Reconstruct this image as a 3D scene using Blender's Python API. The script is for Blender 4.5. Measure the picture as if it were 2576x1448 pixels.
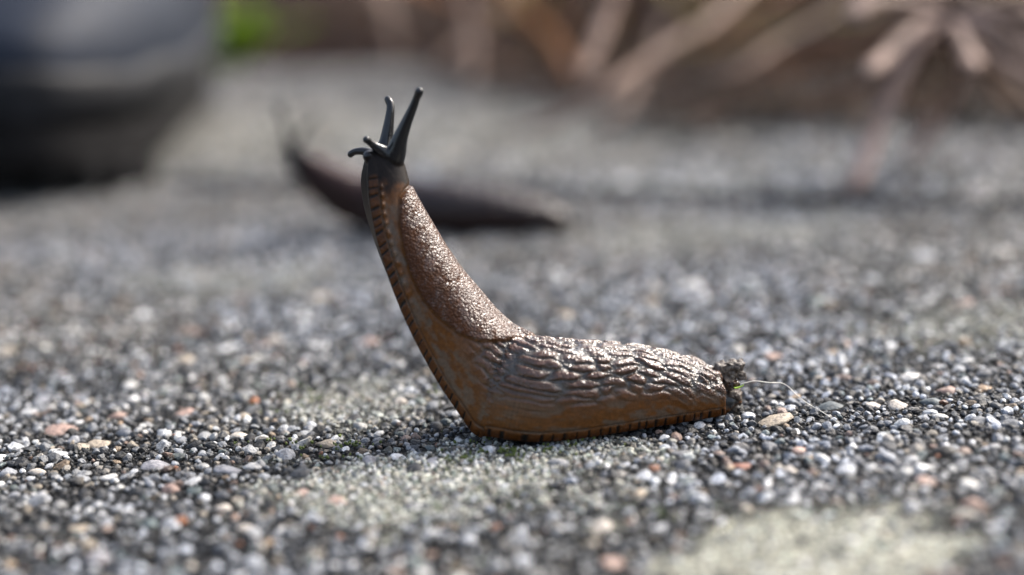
import bpy, bmesh, math, random
import numpy as np
from mathutils import Matrix, Vector, kdtree

random.seed(7)
rng = np.random.default_rng(7)
sc = bpy.context.scene
for o in list(bpy.data.objects):
    bpy.data.objects.remove(o)

# ------------------------------------------------------------------ camera
W0, H0 = 2576.0, 1448.0            # pixel frame in which the photograph was measured
LENS, SENSOR = 50.0, 36.0
FPX = W0 * LENS / SENSOR
PITCH, ROLL = math.radians(13.5), math.radians(3.0)
fwd = np.array([0, math.cos(PITCH), -math.sin(PITCH)])
right0 = np.array([1.0, 0, 0])
up0 = np.array([0, math.sin(PITCH), math.cos(PITCH)])
up = up0 * math.cos(ROLL) + right0 * math.sin(ROLL)
right = right0 * math.cos(ROLL) - up0 * math.sin(ROLL)
CAM_H = 0.0748


def pix_dir(px, py):
    return fwd + (px - W0 / 2) / FPX * right + (H0 / 2 - py) / FPX * up


_d = pix_dir(1300, 1112)
CAM = np.array([0.0, 0.0, CAM_H])
CAM[1] = -_d[1] * (-CAM_H / _d[2])          # the slug's near foot edge lies at y = 0


def ground(px, py, z=0.0):
    d = pix_dir(px, py)
    return CAM + d * ((z - CAM[2]) / d[2])


def at_y(px, py, y):
    d = pix_dir(px, py)
    return CAM + d * ((y - CAM[1]) / d[1])


def project(P):
    q = np.asarray(P) - CAM
    w = q @ fwd
    return W0 / 2 + FPX * (q @ right) / w, H0 / 2 - FPX * (q @ up) / w


cd = bpy.data.cameras.new('camera')
cam = bpy.data.objects.new('camera', cd)
sc.collection.objects.link(cam)
cd.lens, cd.sensor_width, cd.sensor_fit = LENS, SENSOR, 'HORIZONTAL'
cd.clip_start, cd.clip_end = 0.005, 200.0
M = Matrix(((right[0], up[0], -fwd[0], CAM[0]), (right[1], up[1], -fwd[1], CAM[1]),
            (right[2], up[2], -fwd[2], CAM[2]), (0, 0, 0, 1)))
cam.matrix_world = M
cd.dof.use_dof = True
cd.dof.focus_distance = float((np.array([0.0, 0.003, 0.0]) - CAM) @ fwd) + 0.0006
cd.dof.aperture_fstop = 5.2
sc.camera = cam

# ------------------------------------------------------------------ sky, sun, exposure
SUN_EL, SUN_AZ = math.radians(46), math.radians(60)      # azimuth from +Y (away from camera) towards +X
world = bpy.data.worlds.new('World')
sc.world = world
world.use_nodes = True
wn, wl = world.node_tree.nodes, world.node_tree.links
bg = wn['Background']
sky = wn.new('ShaderNodeTexSky')
sky.sky_type = 'NISHITA'
sky.sun_disc = False
sky.sun_elevation = SUN_EL
sky.sun_rotation = SUN_AZ
sky.air_density, sky.dust_density, sky.ozone_density = 1.0, 6.0, 1.0
hs = wn.new('ShaderNodeHueSaturation')
hs.inputs['Saturation'].default_value = 0.78              # thin overcast, still bluish
wl.new(sky.outputs[0], hs.inputs['Color'])
wl.new(hs.outputs[0], bg.inputs['Color'])
bg.inputs['Strength'].default_value = 0.12
sd = bpy.data.lights.new('sun', 'SUN')
sd.energy, sd.angle, sd.color = 1.5, math.radians(20), (1.0, 0.96, 0.9)
sun = bpy.data.objects.new('sun', sd)
sc.collection.objects.link(sun)
sdir = Vector((math.cos(SUN_EL) * math.sin(SUN_AZ), math.cos(SUN_EL) * math.cos(SUN_AZ), math.sin(SUN_EL)))
sun.rotation_euler = sdir.to_track_quat('Z', 'Y').to_euler()
sc.view_settings.view_transform = 'Standard'
sc.view_settings.look = 'None'
sc.view_settings.gamma = 1.0
sc.view_settings.exposure = 1.5
sc.render.film_transparent = False
sc.cycles.use_denoising = True
sc.cycles.max_bounces = 5
sc.cycles.use_adaptive_sampling = False

# ------------------------------------------------------------------ helpers
C = sc.collection


def tag(o, label=None, cat=None, group=None, kind=None):
    if label: o['label'] = label
    if cat: o['category'] = cat
    if group: o['group'] = group
    if kind: o['kind'] = kind
    return o


def link(name, me, mats=None, parent=None, loc=None):
    o = bpy.data.objects.new(name, me)
    C.objects.link(o)
    if mats and me is not None and len(me.materials) == 0:
        for m in (mats if isinstance(mats, (list, tuple)) else [mats]):
            me.materials.append(m)
    if parent is not None:
        o.parent = parent
    if loc is not None:
        o.location = loc
    return o


def empty(name, loc=(0, 0, 0)):
    o = bpy.data.objects.new(name, None)
    C.objects.link(o)
    o.location = loc
    o.empty_display_size = 0.01
    return o


def mesh_np(name, V, F, smooth=True, cols=None, attrs=None):
    """mesh from numpy arrays; F is one (n,3|4) array or a list of such arrays"""
    me = bpy.data.meshes.new(name)
    Fs = F if isinstance(F, list) else [F]
    Fs = [np.asarray(f) for f in Fs if len(f)]
    nl = sum(f.size for f in Fs)
    npoly = sum(len(f) for f in Fs)
    me.vertices.add(len(V))
    me.vertices.foreach_set('co', np.asarray(V, np.float32).ravel())
    me.loops.add(nl)
    me.loops.foreach_set('vertex_index', np.concatenate([f.ravel() for f in Fs]).astype(np.int32))
    me.polygons.add(npoly)
    tot = np.concatenate([np.full(len(f), f.shape[1]) for f in Fs])
    st = np.concatenate([[0], np.cumsum(tot)[:-1]])
    me.polygons.foreach_set('loop_start', st.astype(np.int32))
    me.polygons.foreach_set('use_smooth', np.full(npoly, smooth, bool))
    me.update(calc_edges=True)
    if cols is not None:
        set_col(me, 'col', cols)
    for k, v in (attrs or {}).items():
        a = me.attributes.new(k, 'FLOAT', 'POINT')
        a.data.foreach_set('value', np.asarray(v, np.float32))
    return me


def set_col(me, name, cols):
    a = me.attributes.new(name, 'FLOAT_COLOR', 'POINT')
    c4 = np.ones((len(me.vertices), 4), np.float32)
    c4[:, :3] = cols
    a.data.foreach_set('color', c4.ravel())


def hsh(*ix):
    h = np.zeros_like(np.asarray(ix[0]), dtype=np.uint64)
    for k, i in enumerate(ix):
        h = (h * np.uint64(1000003)) ^ (np.asarray(i).astype(np.int64).astype(np.uint64) * np.uint64(2654435761 + 97 * k))
        h ^= h >> np.uint64(15)
        h *= np.uint64(2246822519)
        h ^= h >> np.uint64(13)
    return (h & np.uint64(0xFFFFFF)).astype(np.float64) / float(0xFFFFFF)


def vnoise(x, y, seed=0):
    x, y = np.asarray(x, float), np.asarray(y, float)
    xi, yi = np.floor(x), np.floor(y)
    fx, fy = x - xi, y - yi
    fx, fy = fx * fx * (3 - 2 * fx), fy * fy * (3 - 2 * fy)
    xi, yi = xi.astype(np.int64), yi.astype(np.int64)
    s = np.full_like(xi, seed)
    a, b = hsh(xi, yi, s), hsh(xi + 1, yi, s)
    c, d = hsh(xi, yi + 1, s), hsh(xi + 1, yi + 1, s)
    return (a * (1 - fx) + b * fx) * (1 - fy) + (c * (1 - fx) + d * fx) * fy


def fbm(x, y, seed=0, n=4):
    v, a, t = 0, 0.5, 0
    for i in range(n):
        v = v + a * vnoise(x * 2 ** i + 11.3 * i, y * 2 ** i + 7.1 * i, seed + i)
        t += a
        a *= 0.5
    return v / t


def sstep(a, b, x):
    t = np.clip((x - a) / (b - a), 0, 1)
    return t * t * (3 - 2 * t)


def voronoi(x, y, seed=0, jit=0.8):
    """F1, F2 and the id of the nearest cell"""
    xi, yi = np.floor(x).astype(np.int64), np.floor(y).astype(np.int64)
    f1 = np.full(x.shape, 9.0)
    f2 = np.full(x.shape, 9.0)
    cid = np.zeros(x.shape)
    for dx in (-1, 0, 1):
        for dy in (-1, 0, 1):
            cx, cy = xi + dx, yi + dy
            s = np.full_like(cx, seed)
            jx = cx + 0.5 + jit * (hsh(cx, cy, s) - 0.5)
            jy = cy + 0.5 + jit * (hsh(cx, cy, s + 1) - 0.5)
            d = np.hypot(x - jx, y - jy)
            closer = d < f1
            f2 = np.where(closer, f1, np.minimum(f2, d))
            cid = np.where(closer, hsh(cx, cy, s + 2), cid)
            f1 = np.where(closer, d, f1)
    return f1, f2, cid


def catmull(P, t):
    """Catmull-Rom through rows of P (n,k) at t in [0,n-1]"""
    P = np.asarray(P, float)
    if P.ndim == 1:
        P = P[:, None]
    n = len(P)
    i = np.clip(np.floor(t).astype(int), 0, n - 2)
    f = (t - i)[:, None]
    p1, p2 = P[i], P[i + 1]
    p0 = np.where((i > 0)[:, None], P[np.maximum(i - 1, 0)], 2 * p1 - p2)
    p3 = np.where((i < n - 2)[:, None], P[np.minimum(i + 2, n - 1)], 2 * p2 - p1)
    return 0.5 * (2 * p1 + (p2 - p0) * f + (2 * p0 - 5 * p1 + 4 * p2 - p3) * f ** 2 + (3 * p1 - p0 - 3 * p2 + p3) * f ** 3)


def tube(path, rad, n=12, cap=True):
    """verts and quads of a round tube; path (m,3), rad (m,) or (m,2) for an elliptic section"""
    path = np.asarray(path, float)
    rad = np.asarray(rad, float)
    if rad.ndim == 1:
        rad = np.stack([rad, rad], 1)
    m = len(path)
    T = np.gradient(path, axis=0)
    T /= np.linalg.norm(T, axis=1)[:, None] + 1e-12
    ref = np.array([0.0, 0.0, 1.0]) if abs(T[0][2]) < 0.9 else np.array([1.0, 0, 0])
    N = []
    a = np.cross(T[0], ref); a /= np.linalg.norm(a)
    for k in range(m):
        a = a - T[k] * (a @ T[k]); a /= np.linalg.norm(a) + 1e-12
        N.append(a)
    N = np.array(N)
    B = np.cross(T, N)
    ang = np.linspace(0, 2 * math.pi, n, endpoint=False)
    V = path[:, None] + N[:, None] * (np.cos(ang)[None, :, None] * rad[:, 0, None, None]) + B[:, None] * (np.sin(ang)[None, :, None] * rad[:, 1, None, None])
    V = V.reshape(-1, 3)
    i = np.arange(m - 1)[:, None] * n
    j = np.arange(n)[None]
    F = np.stack([i + j, i + (j + 1) % n, i + n + (j + 1) % n, i + n + j], -1).reshape(-1, 4)
    T3 = np.zeros((0, 3), int)
    if cap:
        c0, c1 = len(V), len(V) + 1
        V = np.vstack([V, path[:1], path[-1:]])
        j = np.arange(n)
        T3 = np.vstack([np.stack([np.full(n, c0), (j + 1) % n, j], 1),
                        np.stack([np.full(n, c1), (m - 1) * n + j, (m - 1) * n + (j + 1) % n], 1)])
    return V, F, T3


class Join:
    def __init__(s): s.V, s.Q, s.T, s.n, s.C = [], [], [], 0, []
    def add(s, V, Q=None, T=None, col=None):
        s.V.append(np.asarray(V, float))
        if Q is not None and len(Q): s.Q.append(np.asarray(Q) + s.n)
        if T is not None and len(T): s.T.append(np.asarray(T) + s.n)
        if col is not None:
            c = np.asarray(col, float)
            s.C.append(np.broadcast_to(c, (len(V), 3)) if c.ndim == 1 else c)
        s.n += len(V)
    def mesh(s, name, smooth=True):
        F = []
        if s.Q: F.append(np.vstack(s.Q))
        if s.T: F.append(np.vstack(s.T))
        return mesh_np(name, np.vstack(s.V), F, smooth, np.vstack(s.C) if s.C else None)


# ------------------------------------------------------------------ materials
def new_mat(name):
    m = bpy.data.materials.new(name)
    m.use_nodes = True
    nt = m.node_tree
    return m, nt.nodes, nt.links, nt.nodes['Principled BSDF']


def add(n, typ, **kw):
    x = n.new(typ)
    for k, v in kw.items():
        if k in ('ops', 'blend'): continue
        setattr(x, k, v)
    return x


def mix_col(n, l, a, b, fac, blend='MIX'):
    m = n.new('ShaderNodeMix')
    m.data_type = 'RGBA'
    m.blend_type = blend
    for sock, v in ((m.inputs[0], fac), (m.inputs[6], a), (m.inputs[7], b)):
        if isinstance(v, bpy.types.NodeSocket): l.new(v, sock)
        else: sock.default_value = v if not isinstance(v, tuple) else (*v, 1)[:4]
    return m.outputs[2]


def math_n(n, l, op, a, b=None):
    m = n.new('ShaderNodeMath')
    m.operation = op
    for sock, v in ((m.inputs[0], a), (m.inputs[1], b)):
        if v is None: continue
        if isinstance(v, bpy.types.NodeSocket): l.new(v, sock)
        else: sock.default_value = v
    return m.outputs[0]


def ramp(n, l, fac, stops):
    r = n.new('ShaderNodeValToRGB')
    l.new(fac, r.inputs[0])
    e = r.color_ramp.elements
    e[0].position, e[0].color = stops[0][0], (*stops[0][1], 1)
    e[1].position, e[1].color = stops[-1][0], (*stops[-1][1], 1)
    for p, c in stops[1:-1]:
        x = e.new(p); x.color = (*c, 1)
    return r.outputs[0]


def noise_n(n, l, vec, scale, detail=3, rough=0.6):
    t = n.new('ShaderNodeTexNoise')
    l.new(vec, t.inputs['Vector'])
    t.inputs['Scale'].default_value = scale
    t.inputs['Detail'].default_value = detail
    t.inputs['Roughness'].default_value = rough
    return t.outputs['Fac']


def bump_n(n, l, h, strength, dist, normal=None):
    b = n.new('ShaderNodeBump')
    l.new(h, b.inputs['Height'])
    b.inputs['Strength'].default_value = strength
    b.inputs['Distance'].default_value = dist
    if normal is not None: l.new(normal, b.inputs['Normal'])
    return b.outputs[0]


def stone_material(name, per_object=False):
    m, n, l, p = new_mat(name)
    geo = n.new('ShaderNodeNewGeometry')
    if per_object:
        base = n.new('ShaderNodeObjectInfo').outputs['Color']
    else:
        a = n.new('ShaderNodeAttribute'); a.attribute_name = 'col'
        base = a.outputs['Color']
    pos = geo.outputs['Position']
    g = noise_n(n, l, pos, 2600, 3, 0.7)
    g2 = noise_n(n, l, pos, 900, 3, 0.65)
    f1 = ramp(n, l, g, [(0.3, (0.45, 0.45, 0.47)), (0.5, (1, 1, 1)), (0.72, (1.35, 1.33, 1.28))])
    c = mix_col(n, l, base, f1, 0.85, 'MULTIPLY')
    f2 = ramp(n, l, g2, [(0.36, (0.4, 0.4, 0.4)), (0.55, (1.05, 1.05, 1.05))])
    c = mix_col(n, l, c, f2, 0.7, 'MULTIPLY')
    l.new(c, p.inputs['Base Color'])
    rr = ramp(n, l, g2, [(0.35, (0.22, 0.22, 0.22)), (0.6, (0.65, 0.65, 0.65))])
    l.new(rr, p.inputs['Roughness'])
    p.inputs['Specular IOR Level'].default_value = 0.4
    h = math_n(n, l, 'ADD', g, g2)
    l.new(bump_n(n, l, h, 0.8, 0.00022), p.inputs['Normal'])
    return m


MAT_GRAIN = stone_material('aggregate_stone')
MAT_PEBBLE = stone_material('pebble_stone', True)


def slab_material():
    m, n, l, p = new_mat('weathered_concrete')
    geo = n.new('ShaderNodeNewGeometry'); pos = geo.outputs['Position']
    a = n.new('ShaderNodeAttribute'); a.attribute_name = 'col'
    v = n.new('ShaderNodeTexVoronoi'); l.new(pos, v.inputs['Vector']); v.inputs['Scale'].default_value = 1500
    sp = ramp(n, l, v.outputs['Color'], [(0.2, (0.25, 0.26, 0.28)), (0.55, (0.8, 0.8, 0.8)), (0.9, (2.2, 2.15, 2.0))])
    g = noise_n(n, l, pos, 2200, 4, 0.7)
    c = mix_col(n, l, a.outputs['Color'], sp, 0.8, 'MULTIPLY')
    f = ramp(n, l, g, [(0.35, (0.5, 0.5, 0.5)), (0.65, (1.25, 1.25, 1.25))])
    c = mix_col(n, l, c, f, 0.8, 'MULTIPLY')
    # aggregate beyond the built grains
    b = n.new('ShaderNodeAttribute'); b.attribute_name = 'bare'
    v2 = n.new('ShaderNodeTexVoronoi'); l.new(pos, v2.inputs['Vector']); v2.inputs['Scale'].default_value = 520
    sep = n.new('ShaderNodeSeparateColor'); l.new(v2.outputs['Color'], sep.inputs[0])
    st = ramp(n, l, sep.outputs[0], [(0.0, (0.02, 0.02, 0.023)), (0.3, (0.08, 0.085, 0.092)), (0.6, (0.2, 0.21, 0.225)), (0.85, (0.32, 0.32, 0.31)), (1.0, (0.46, 0.45, 0.43))])
    gap = ramp(n, l, v2.outputs['Distance'], [(0.35, (1, 1, 1)), (0.6, (0.06, 0.06, 0.065))])
    st = mix_col(n, l, st, gap, 1.0, 'MULTIPLY')
    st = mix_col(n, l, st, f, 0.8, 'MULTIPLY')
    c = mix_col(n, l, c, st, b.outputs['Fac'])
    l.new(c, p.inputs['Base Color'])
    p.inputs['Roughness'].default_value = 0.8
    p.inputs['Specular IOR Level'].default_value = 0.15
    h = math_n(n, l, 'ADD', math_n(n, l, 'MULTIPLY', v.outputs['Distance'], -1.2), g)
    nb = bump_n(n, l, h, 1.0, 0.0004)
    h2 = math_n(n, l, 'MULTIPLY', math_n(n, l, 'MULTIPLY', v2.outputs['Distance'], -1.5), b.outputs['Fac'])
    l.new(bump_n(n, l, h2, 1.0, 0.0008, nb), p.inputs['Normal'])
    return m


MAT_SLAB = slab_material()


def simple_mat(name, stops, scale, rough=0.7, bump=0.0, bdist=0.001, coords='pos', spec=0.5):
    m, n, l, p = new_mat(name)
    if coords == 'pos': vec = n.new('ShaderNodeNewGeometry').outputs['Position']
    else: vec = n.new('ShaderNodeTexCoord').outputs['Object']
    g = noise_n(n, l, vec, scale, 5, 0.65)
    l.new(ramp(n, l, g, stops), p.inputs['Base Color'])
    p.inputs['Roughness'].default_value = rough
    p.inputs['Specular IOR Level'].default_value = spec
    if bump:
        l.new(bump_n(n, l, g, bump, bdist), p.inputs['Normal'])
    return m


MAT_SOIL = simple_mat('damp_soil', [(0.3, (0.005, 0.0025, 0.002)), (0.5, (0.013, 0.0065, 0.005)), (0.7, (0.03, 0.017, 0.013))], 90, 0.95, 1.0, 0.006, spec=0.05)
MAT_MOSS = simple_mat('moss', [(0.3, (0.03, 0.045, 0.009)), (0.55, (0.08, 0.11, 0.022)), (0.8, (0.16, 0.18, 0.04))], 900, 0.8)
MAT_RUBBER = simple_mat('black_rubber', [(0.3, (0.006, 0.0065, 0.008)), (0.7, (0.016, 0.017, 0.02))], 160, 0.55, 0.35, 0.0006, spec=0.18)
MAT_SOLE = simple_mat('boot_sole_rubber', [(0.3, (0.006, 0.006, 0.007)), (0.7, (0.02, 0.019, 0.019))], 220, 0.7, 0.5, 0.0006, spec=0.1)
MAT_LEATHER = simple_mat('boot_leather', [(0.3, (0.004, 0.005, 0.007)), (0.7, (0.012, 0.021, 0.042))], 300, 0.6, 0.3, 0.0004, spec=0.2)  # blue in the base colour stands in for reflected sky
MAT_DIRT = simple_mat('wet_dirt', [(0.3, (0.018, 0.011, 0.007)), (0.5, (0.08, 0.06, 0.045)), (0.7, (0.26, 0.235, 0.20))], 1400, 0.3, 0.8, 0.0004)
MAT_SEED = simple_mat('dark_seed', [(0.3, (0.006, 0.005, 0.004)), (0.7, (0.06, 0.03, 0.012))], 900, 0.15)
MAT_LEAFBIT = simple_mat('green_leaf_bit', [(0.3, (0.15, 0.3, 0.02)), (0.7, (0.4, 0.55, 0.08))], 600, 0.4)
MAT_FIBRE = simple_mat('pale_fibre', [(0.3, (0.5, 0.48, 0.42)), (0.7, (0.75, 0.73, 0.66))], 800, 0.4)


def attr_plant_mat(name, rough=0.6, trans=0.0):
    m, n, l, p = new_mat(name)
    a = n.new('ShaderNodeAttribute'); a.attribute_name = 'col'
    pos = n.new('ShaderNodeNewGeometry').outputs['Position']
    g = noise_n(n, l, pos, 120, 4, 0.6)
    f = ramp(n, l, g, [(0.3, (0.55, 0.5, 0.48)), (0.7, (1.25, 1.25, 1.2))])
    l.new(mix_col(n, l, a.outputs['Color'], f, 0.8, 'MULTIPLY'), p.inputs['Base Color'])
    p.inputs['Roughness'].default_value = rough
    p.inputs['Specular IOR Level'].default_value = 0.15
    return m


MAT_STRAW = attr_plant_mat('dry_straw')
MAT_GREEN = attr_plant_mat('green_leaf', 0.45)


def slug_material(name, gran_scale, coat):
    m, n, l, p = new_mat(name)
    pos = n.new('ShaderNodeTexCoord').outputs['Object']
    a = n.new('ShaderNodeAttribute'); a.attribute_name = 'col'
    gr = n.new('ShaderNodeAttribute'); gr.attribute_name = 'gran'
    wt = n.new('ShaderNodeAttribute'); wt.attribute_name = 'wet'  # mask of slime and painted sky sheen, drives the coat
    l.new(math_n(n, l, 'MULTIPLY', wt.outputs['Fac'], coat), p.inputs['Coat Weight'])
    tn = noise_n(n, l, pos, 1800, 4, 0.7)
    f = ramp(n, l, tn, [(0.35, (0.72, 0.7, 0.68)), (0.65, (1.22, 1.22, 1.22))])
    l.new(mix_col(n, l, a.outputs['Color'], f, 0.75, 'MULTIPLY'), p.inputs['Base Color'])
    v = n.new('ShaderNodeTexVoronoi'); v.feature = 'SMOOTH_F1'
    l.new(pos, v.inputs['Vector'])
    v.inputs['Scale'].default_value = gran_scale
    v.inputs['Smoothness'].default_value = 0.3
    nz = noise_n(n, l, pos, gran_scale * 0.55, 3, 0.6)
    hgt = math_n(n, l, 'ADD', math_n(n, l, 'MULTIPLY', v.outputs['Distance'], -1.0), math_n(n, l, 'MULTIPLY', nz, 0.9))
    hgt = math_n(n, l, 'MULTIPLY', hgt, gr.outputs['Fac'])
    nrm = bump_n(n, l, hgt, 1.0, 0.00016)
    l.new(nrm, p.inputs['Normal'])
    l.new(nrm, p.inputs['Coat Normal'])
    p.inputs['Roughness'].default_value = 0.5
    p.inputs['Specular IOR Level'].default_value = 0.15
    p.inputs['Coat Roughness'].default_value = 0.08
    p.inputs['Coat IOR'].default_value = 1.65
    return m


MAT_SLUG = slug_material('wet_slug_skin', 2900, 1.0)
MAT_SLUG_DARK = slug_material('dark_slug_skin', 1200, 0.45)

# ------------------------------------------------------------------ ground and slabs
J0, J1 = ground(1700, 490), ground(2576, 511)
udir = (J1 - J0) / np.linalg.norm(J1 - J0)
if udir[0] < 0: udir = -udir
vdir = np.array([-udir[1], udir[0], 0])
JO = J0 + udir * ((0 - J0[0]) / udir[0])          # joint line at x = 0
GAP = 0.006
EDGE = float((ground(700, 172) - JO) @ vdir)      # far edge of the rear slab


def uv_of(x, y):
    dx, dy = x - JO[0], y - JO[1]
    return dx * udir[0] + dy * udir[1], dx * vdir[0] + dy * vdir[1]


def xy_of(u, v):
    return JO[0] + u * udir[0] + v * vdir[0], JO[1] + u * udir[1] + v * vdir[1]


def G(x, y):
    """relief of the worn slab surface"""
    r = 0.0022 * (fbm(x * 16, y * 16, 5, 3) - 0.5) + 0.0009 * (fbm(x * 70, y * 70, 9, 2) - 0.5)
    w = sstep(0.012, 0.05, np.hypot((x - 0.012) * 0.8, y - 0.006))
    return r * (0.25 + 0.75 * w)


PATCH = []                                        # crusts of pale lichen: centre, radii along x / y, strength
for (px, py, rx, ry, st) in [(1130, 1190, 0.026, 0.017, 1.0), (880, 1010, 0.016, 0.016, 0.45), (1990, 1390, 0.017, 0.012, 1.25), (2120, 1300, 0.012, 0.008, 0.6),
                             (1780, 580, 0.045, 0.022, 0.32), (590, 700, 0.03, 0.02, 0.3), (1450, 1125, 0.012, 0.007, 0.7), (2480, 820, 0.02, 0.02, 0.4),
                             (1230, 330, 0.12, 0.10, 0.25), (600, 340, 0.15, 0.12, 0.25), (1780, 440, 0.05, 0.03, 0.2)]:
    c = ground(px, py)
    PATCH.append((c[0], c[1], rx, ry, st))


def lichen(x, y):
    v = np.zeros_like(x)
    wob = 1.3 * (fbm(x * 110, y * 110, 21, 4) - 0.5) + 1.0 * (fbm(x * 420, y * 420, 25, 3) - 0.5)
    for cx, cy, rx, ry, st in PATCH:
        d = np.hypot((x - cx) / rx, (y - cy) / ry) + wob
        v = np.maximum(v, st * (1 - sstep(0.55, 1.15, d)))
    return v


def frustum_soft(x, y, mpx):
    P = np.stack([x, y, np.zeros_like(x)], 1)
    dep = np.maximum((P - CAM) @ fwd, 0.02)
    px, py = W0 / 2 + FPX * ((P - CAM) @ right) / dep, H0 / 2 - FPX * ((P - CAM) @ up) / dep
    return ((px > -mpx) & (px < W0 + mpx) & (py < H0 + mpx * 0.6) & (dep > 0.05)).astype(float)


def slab_grid(name, u0, u1, v0, v1, step, mpx, depth=0.045):
    nu, nv = int((u1 - u0) / step) + 1, int((v1 - v0) / step) + 1
    U, Vv = np.meshgrid(np.linspace(u0, u1, nu), np.linspace(v0, v1, nv))
    # slightly ragged, rounded edges
    ed = np.minimum.reduce([U - u0, u1 - U, Vv - v0, v1 - Vv])
    x, y = xy_of(U, Vv)
    z = G(x, y) - 0.0005 - 0.003 * (1 - sstep(0, 0.007, ed)) ** 2 * (0.6 + 0.8 * vnoise(x * 90, y * 90, 3))
    li = lichen(x, y)
    t = fbm(x * 60, y * 60, 31, 3)[..., None]
    base = np.array([0.009, 0.0094, 0.0102]) * (0.5 + 1.0 * t)
    col = base * (1 - 0.8 * li[..., None].clip(0, 1)) + np.array([0.42, 0.42, 0.35]) * 0.8 * li[..., None].clip(0, 1)
    V = np.stack([x, y, z], -1).reshape(-1, 3)
    cols = col.reshape(-1, 3)
    i = np.arange(nv - 1)[:, None] * nu
    j = np.arange(nu - 1)[None]
    Q = np.stack([i + j, i + j + 1, i + nu + j + 1, i + nu + j], -1).reshape(-1, 4)
    ring = np.concatenate([np.arange(nu), np.arange(1, nv) * nu + nu - 1, (nv - 1) * nu + np.arange(nu - 2, -1, -1), np.arange(nv - 2, 0, -1) * nu])
    low = V[ring].copy(); low[:, 2] = -depth
    n0, k = len(V), len(ring)
    a = np.arange(k)
    Q2 = np.stack([ring[a], n0 + a, n0 + (a + 1) % k, ring[(a + 1) % k]], 1)
    V = np.vstack([V, low]); cols = np.vstack([cols, cols[ring]])
    bare = 1 - frustum_soft(V[:, 0], V[:, 1], mpx)
    me = mesh_np(name, V, [Q, Q2], True, cols, {'bare': bare})
    o = link(name, me, MAT_SLAB)
    return tag(o, kind='structure')


slab_front = slab_grid('paving_slab', -0.62, 0.62, -0.62, -GAP / 2, 0.0026, 1200)
slab_rear = slab_grid('paving_slab', -0.62, 0.62, GAP / 2, EDGE, 0.006, 600)

# soil: one sheet reaching the horizon, a little lower than the slabs
def soil_sheet():
    r = np.concatenate([[0], np.linspace(0.05, 2.4, 90), np.geomspace(2.6, 60, 26)])
    a = np.linspace(0, 2 * math.pi, 121)[:-1]
    R, A = np.meshgrid(r[1:], a, indexing='ij')
    cx, cy = xy_of(0, EDGE * 0.5)
    x, y = cx + R * np.cos(A), cy + R * np.sin(A)
    u, v = uv_of(x, y)
    beyond = sstep(EDGE, EDGE + 0.06, v)
    z = -0.012 + beyond * (0.004 + 0.03 * sstep(EDGE, EDGE + 1.2, v)) + (0.02 * (fbm(x * 9, y * 9, 41, 3) - 0.5) + 0.012 * (fbm(x * 40, y * 40, 43, 3) - 0.5)) * (0.2 + 0.8 * beyond)
    under = (np.abs(u) < 0.63) & (v > -0.63) & (v < EDGE + 0.01)
    z = np.where(under, -0.0125 + 0.003 * (fbm(x * 60, y * 60, 44, 2) - 0.5), z)
    V = np.vstack([[[cx, cy, -0.0125]], np.stack([x, y, z], -1).reshape(-1, 3)])
    m = len(a)
    i = np.arange(len(r) - 2)[:, None] * m
    j = np.arange(m)[None]
    Q = 1 + np.stack([i + j, i + m + j, i + m + (j + 1) % m, i + (j + 1) % m], -1).reshape(-1, 4)
    j = np.arange(m)
    T = np.stack([np.zeros(m, int), 1 + j, 1 + (j + 1) % m], 1)
    return mesh_np('ground', V, [Q, T])


tag(link('ground', soil_sheet(), MAT_SOIL), kind='structure')

# ------------------------------------------------------------------ aggregate
def proto_stone(sub, seed, amp=0.22):
    bm = bmesh.new()
    bmesh.ops.create_icosphere(bm, subdivisions=sub, radius=1.0)
    V = np.array([v.co[:] for v in bm.verts])
    F = np.array([[v.index for v in f.verts] for f in bm.faces])
    bm.free()
    r = np.random.default_rng(seed)
    k = 9
    dirs = r.normal(size=(k, 3)); dirs /= np.linalg.norm(dirs, axis=1)[:, None]
    off = r.uniform(0.5, 0.92, k)
    for d, o in zip(dirs, off):                       # chip flat facets off a ball
        h = V @ d
        V = V - np.outer(np.maximum(h - o, 0) * 0.9, d)
    V *= 1 + amp * (r.random(len(V)) - 0.5)[:, None] * (0.9 if sub > 1 else 1.3)
    return V, F


P1 = [proto_stone(1, 100 + i) for i in range(10)]
P2 = [proto_stone(2, 200 + i) for i in range(14)]
PAL = np.array([[0.48, 0.50, 0.54], [0.32, 0.34, 0.375], [0.19, 0.20, 0.22], [0.09, 0.096, 0.105], [0.03, 0.031, 0.035], [0.62, 0.63, 0.64],
                [0.42, 0.36, 0.28], [0.38, 0.25, 0.19], [0.40, 0.28, 0.17], [0.20, 0.25, 0.25], [0.76, 0.75, 0.72], [0.34, 0.31, 0.27], [0.42, 0.17, 0.08]])
PW = np.array([0.13, 0.15, 0.16, 0.15, 0.12, 0.07, 0.05, 0.03, 0.018, 0.035, 0.04, 0.05, 0.005])
PW = PW / PW.sum()
ALB = 0.56
PAL *= ALB


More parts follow.
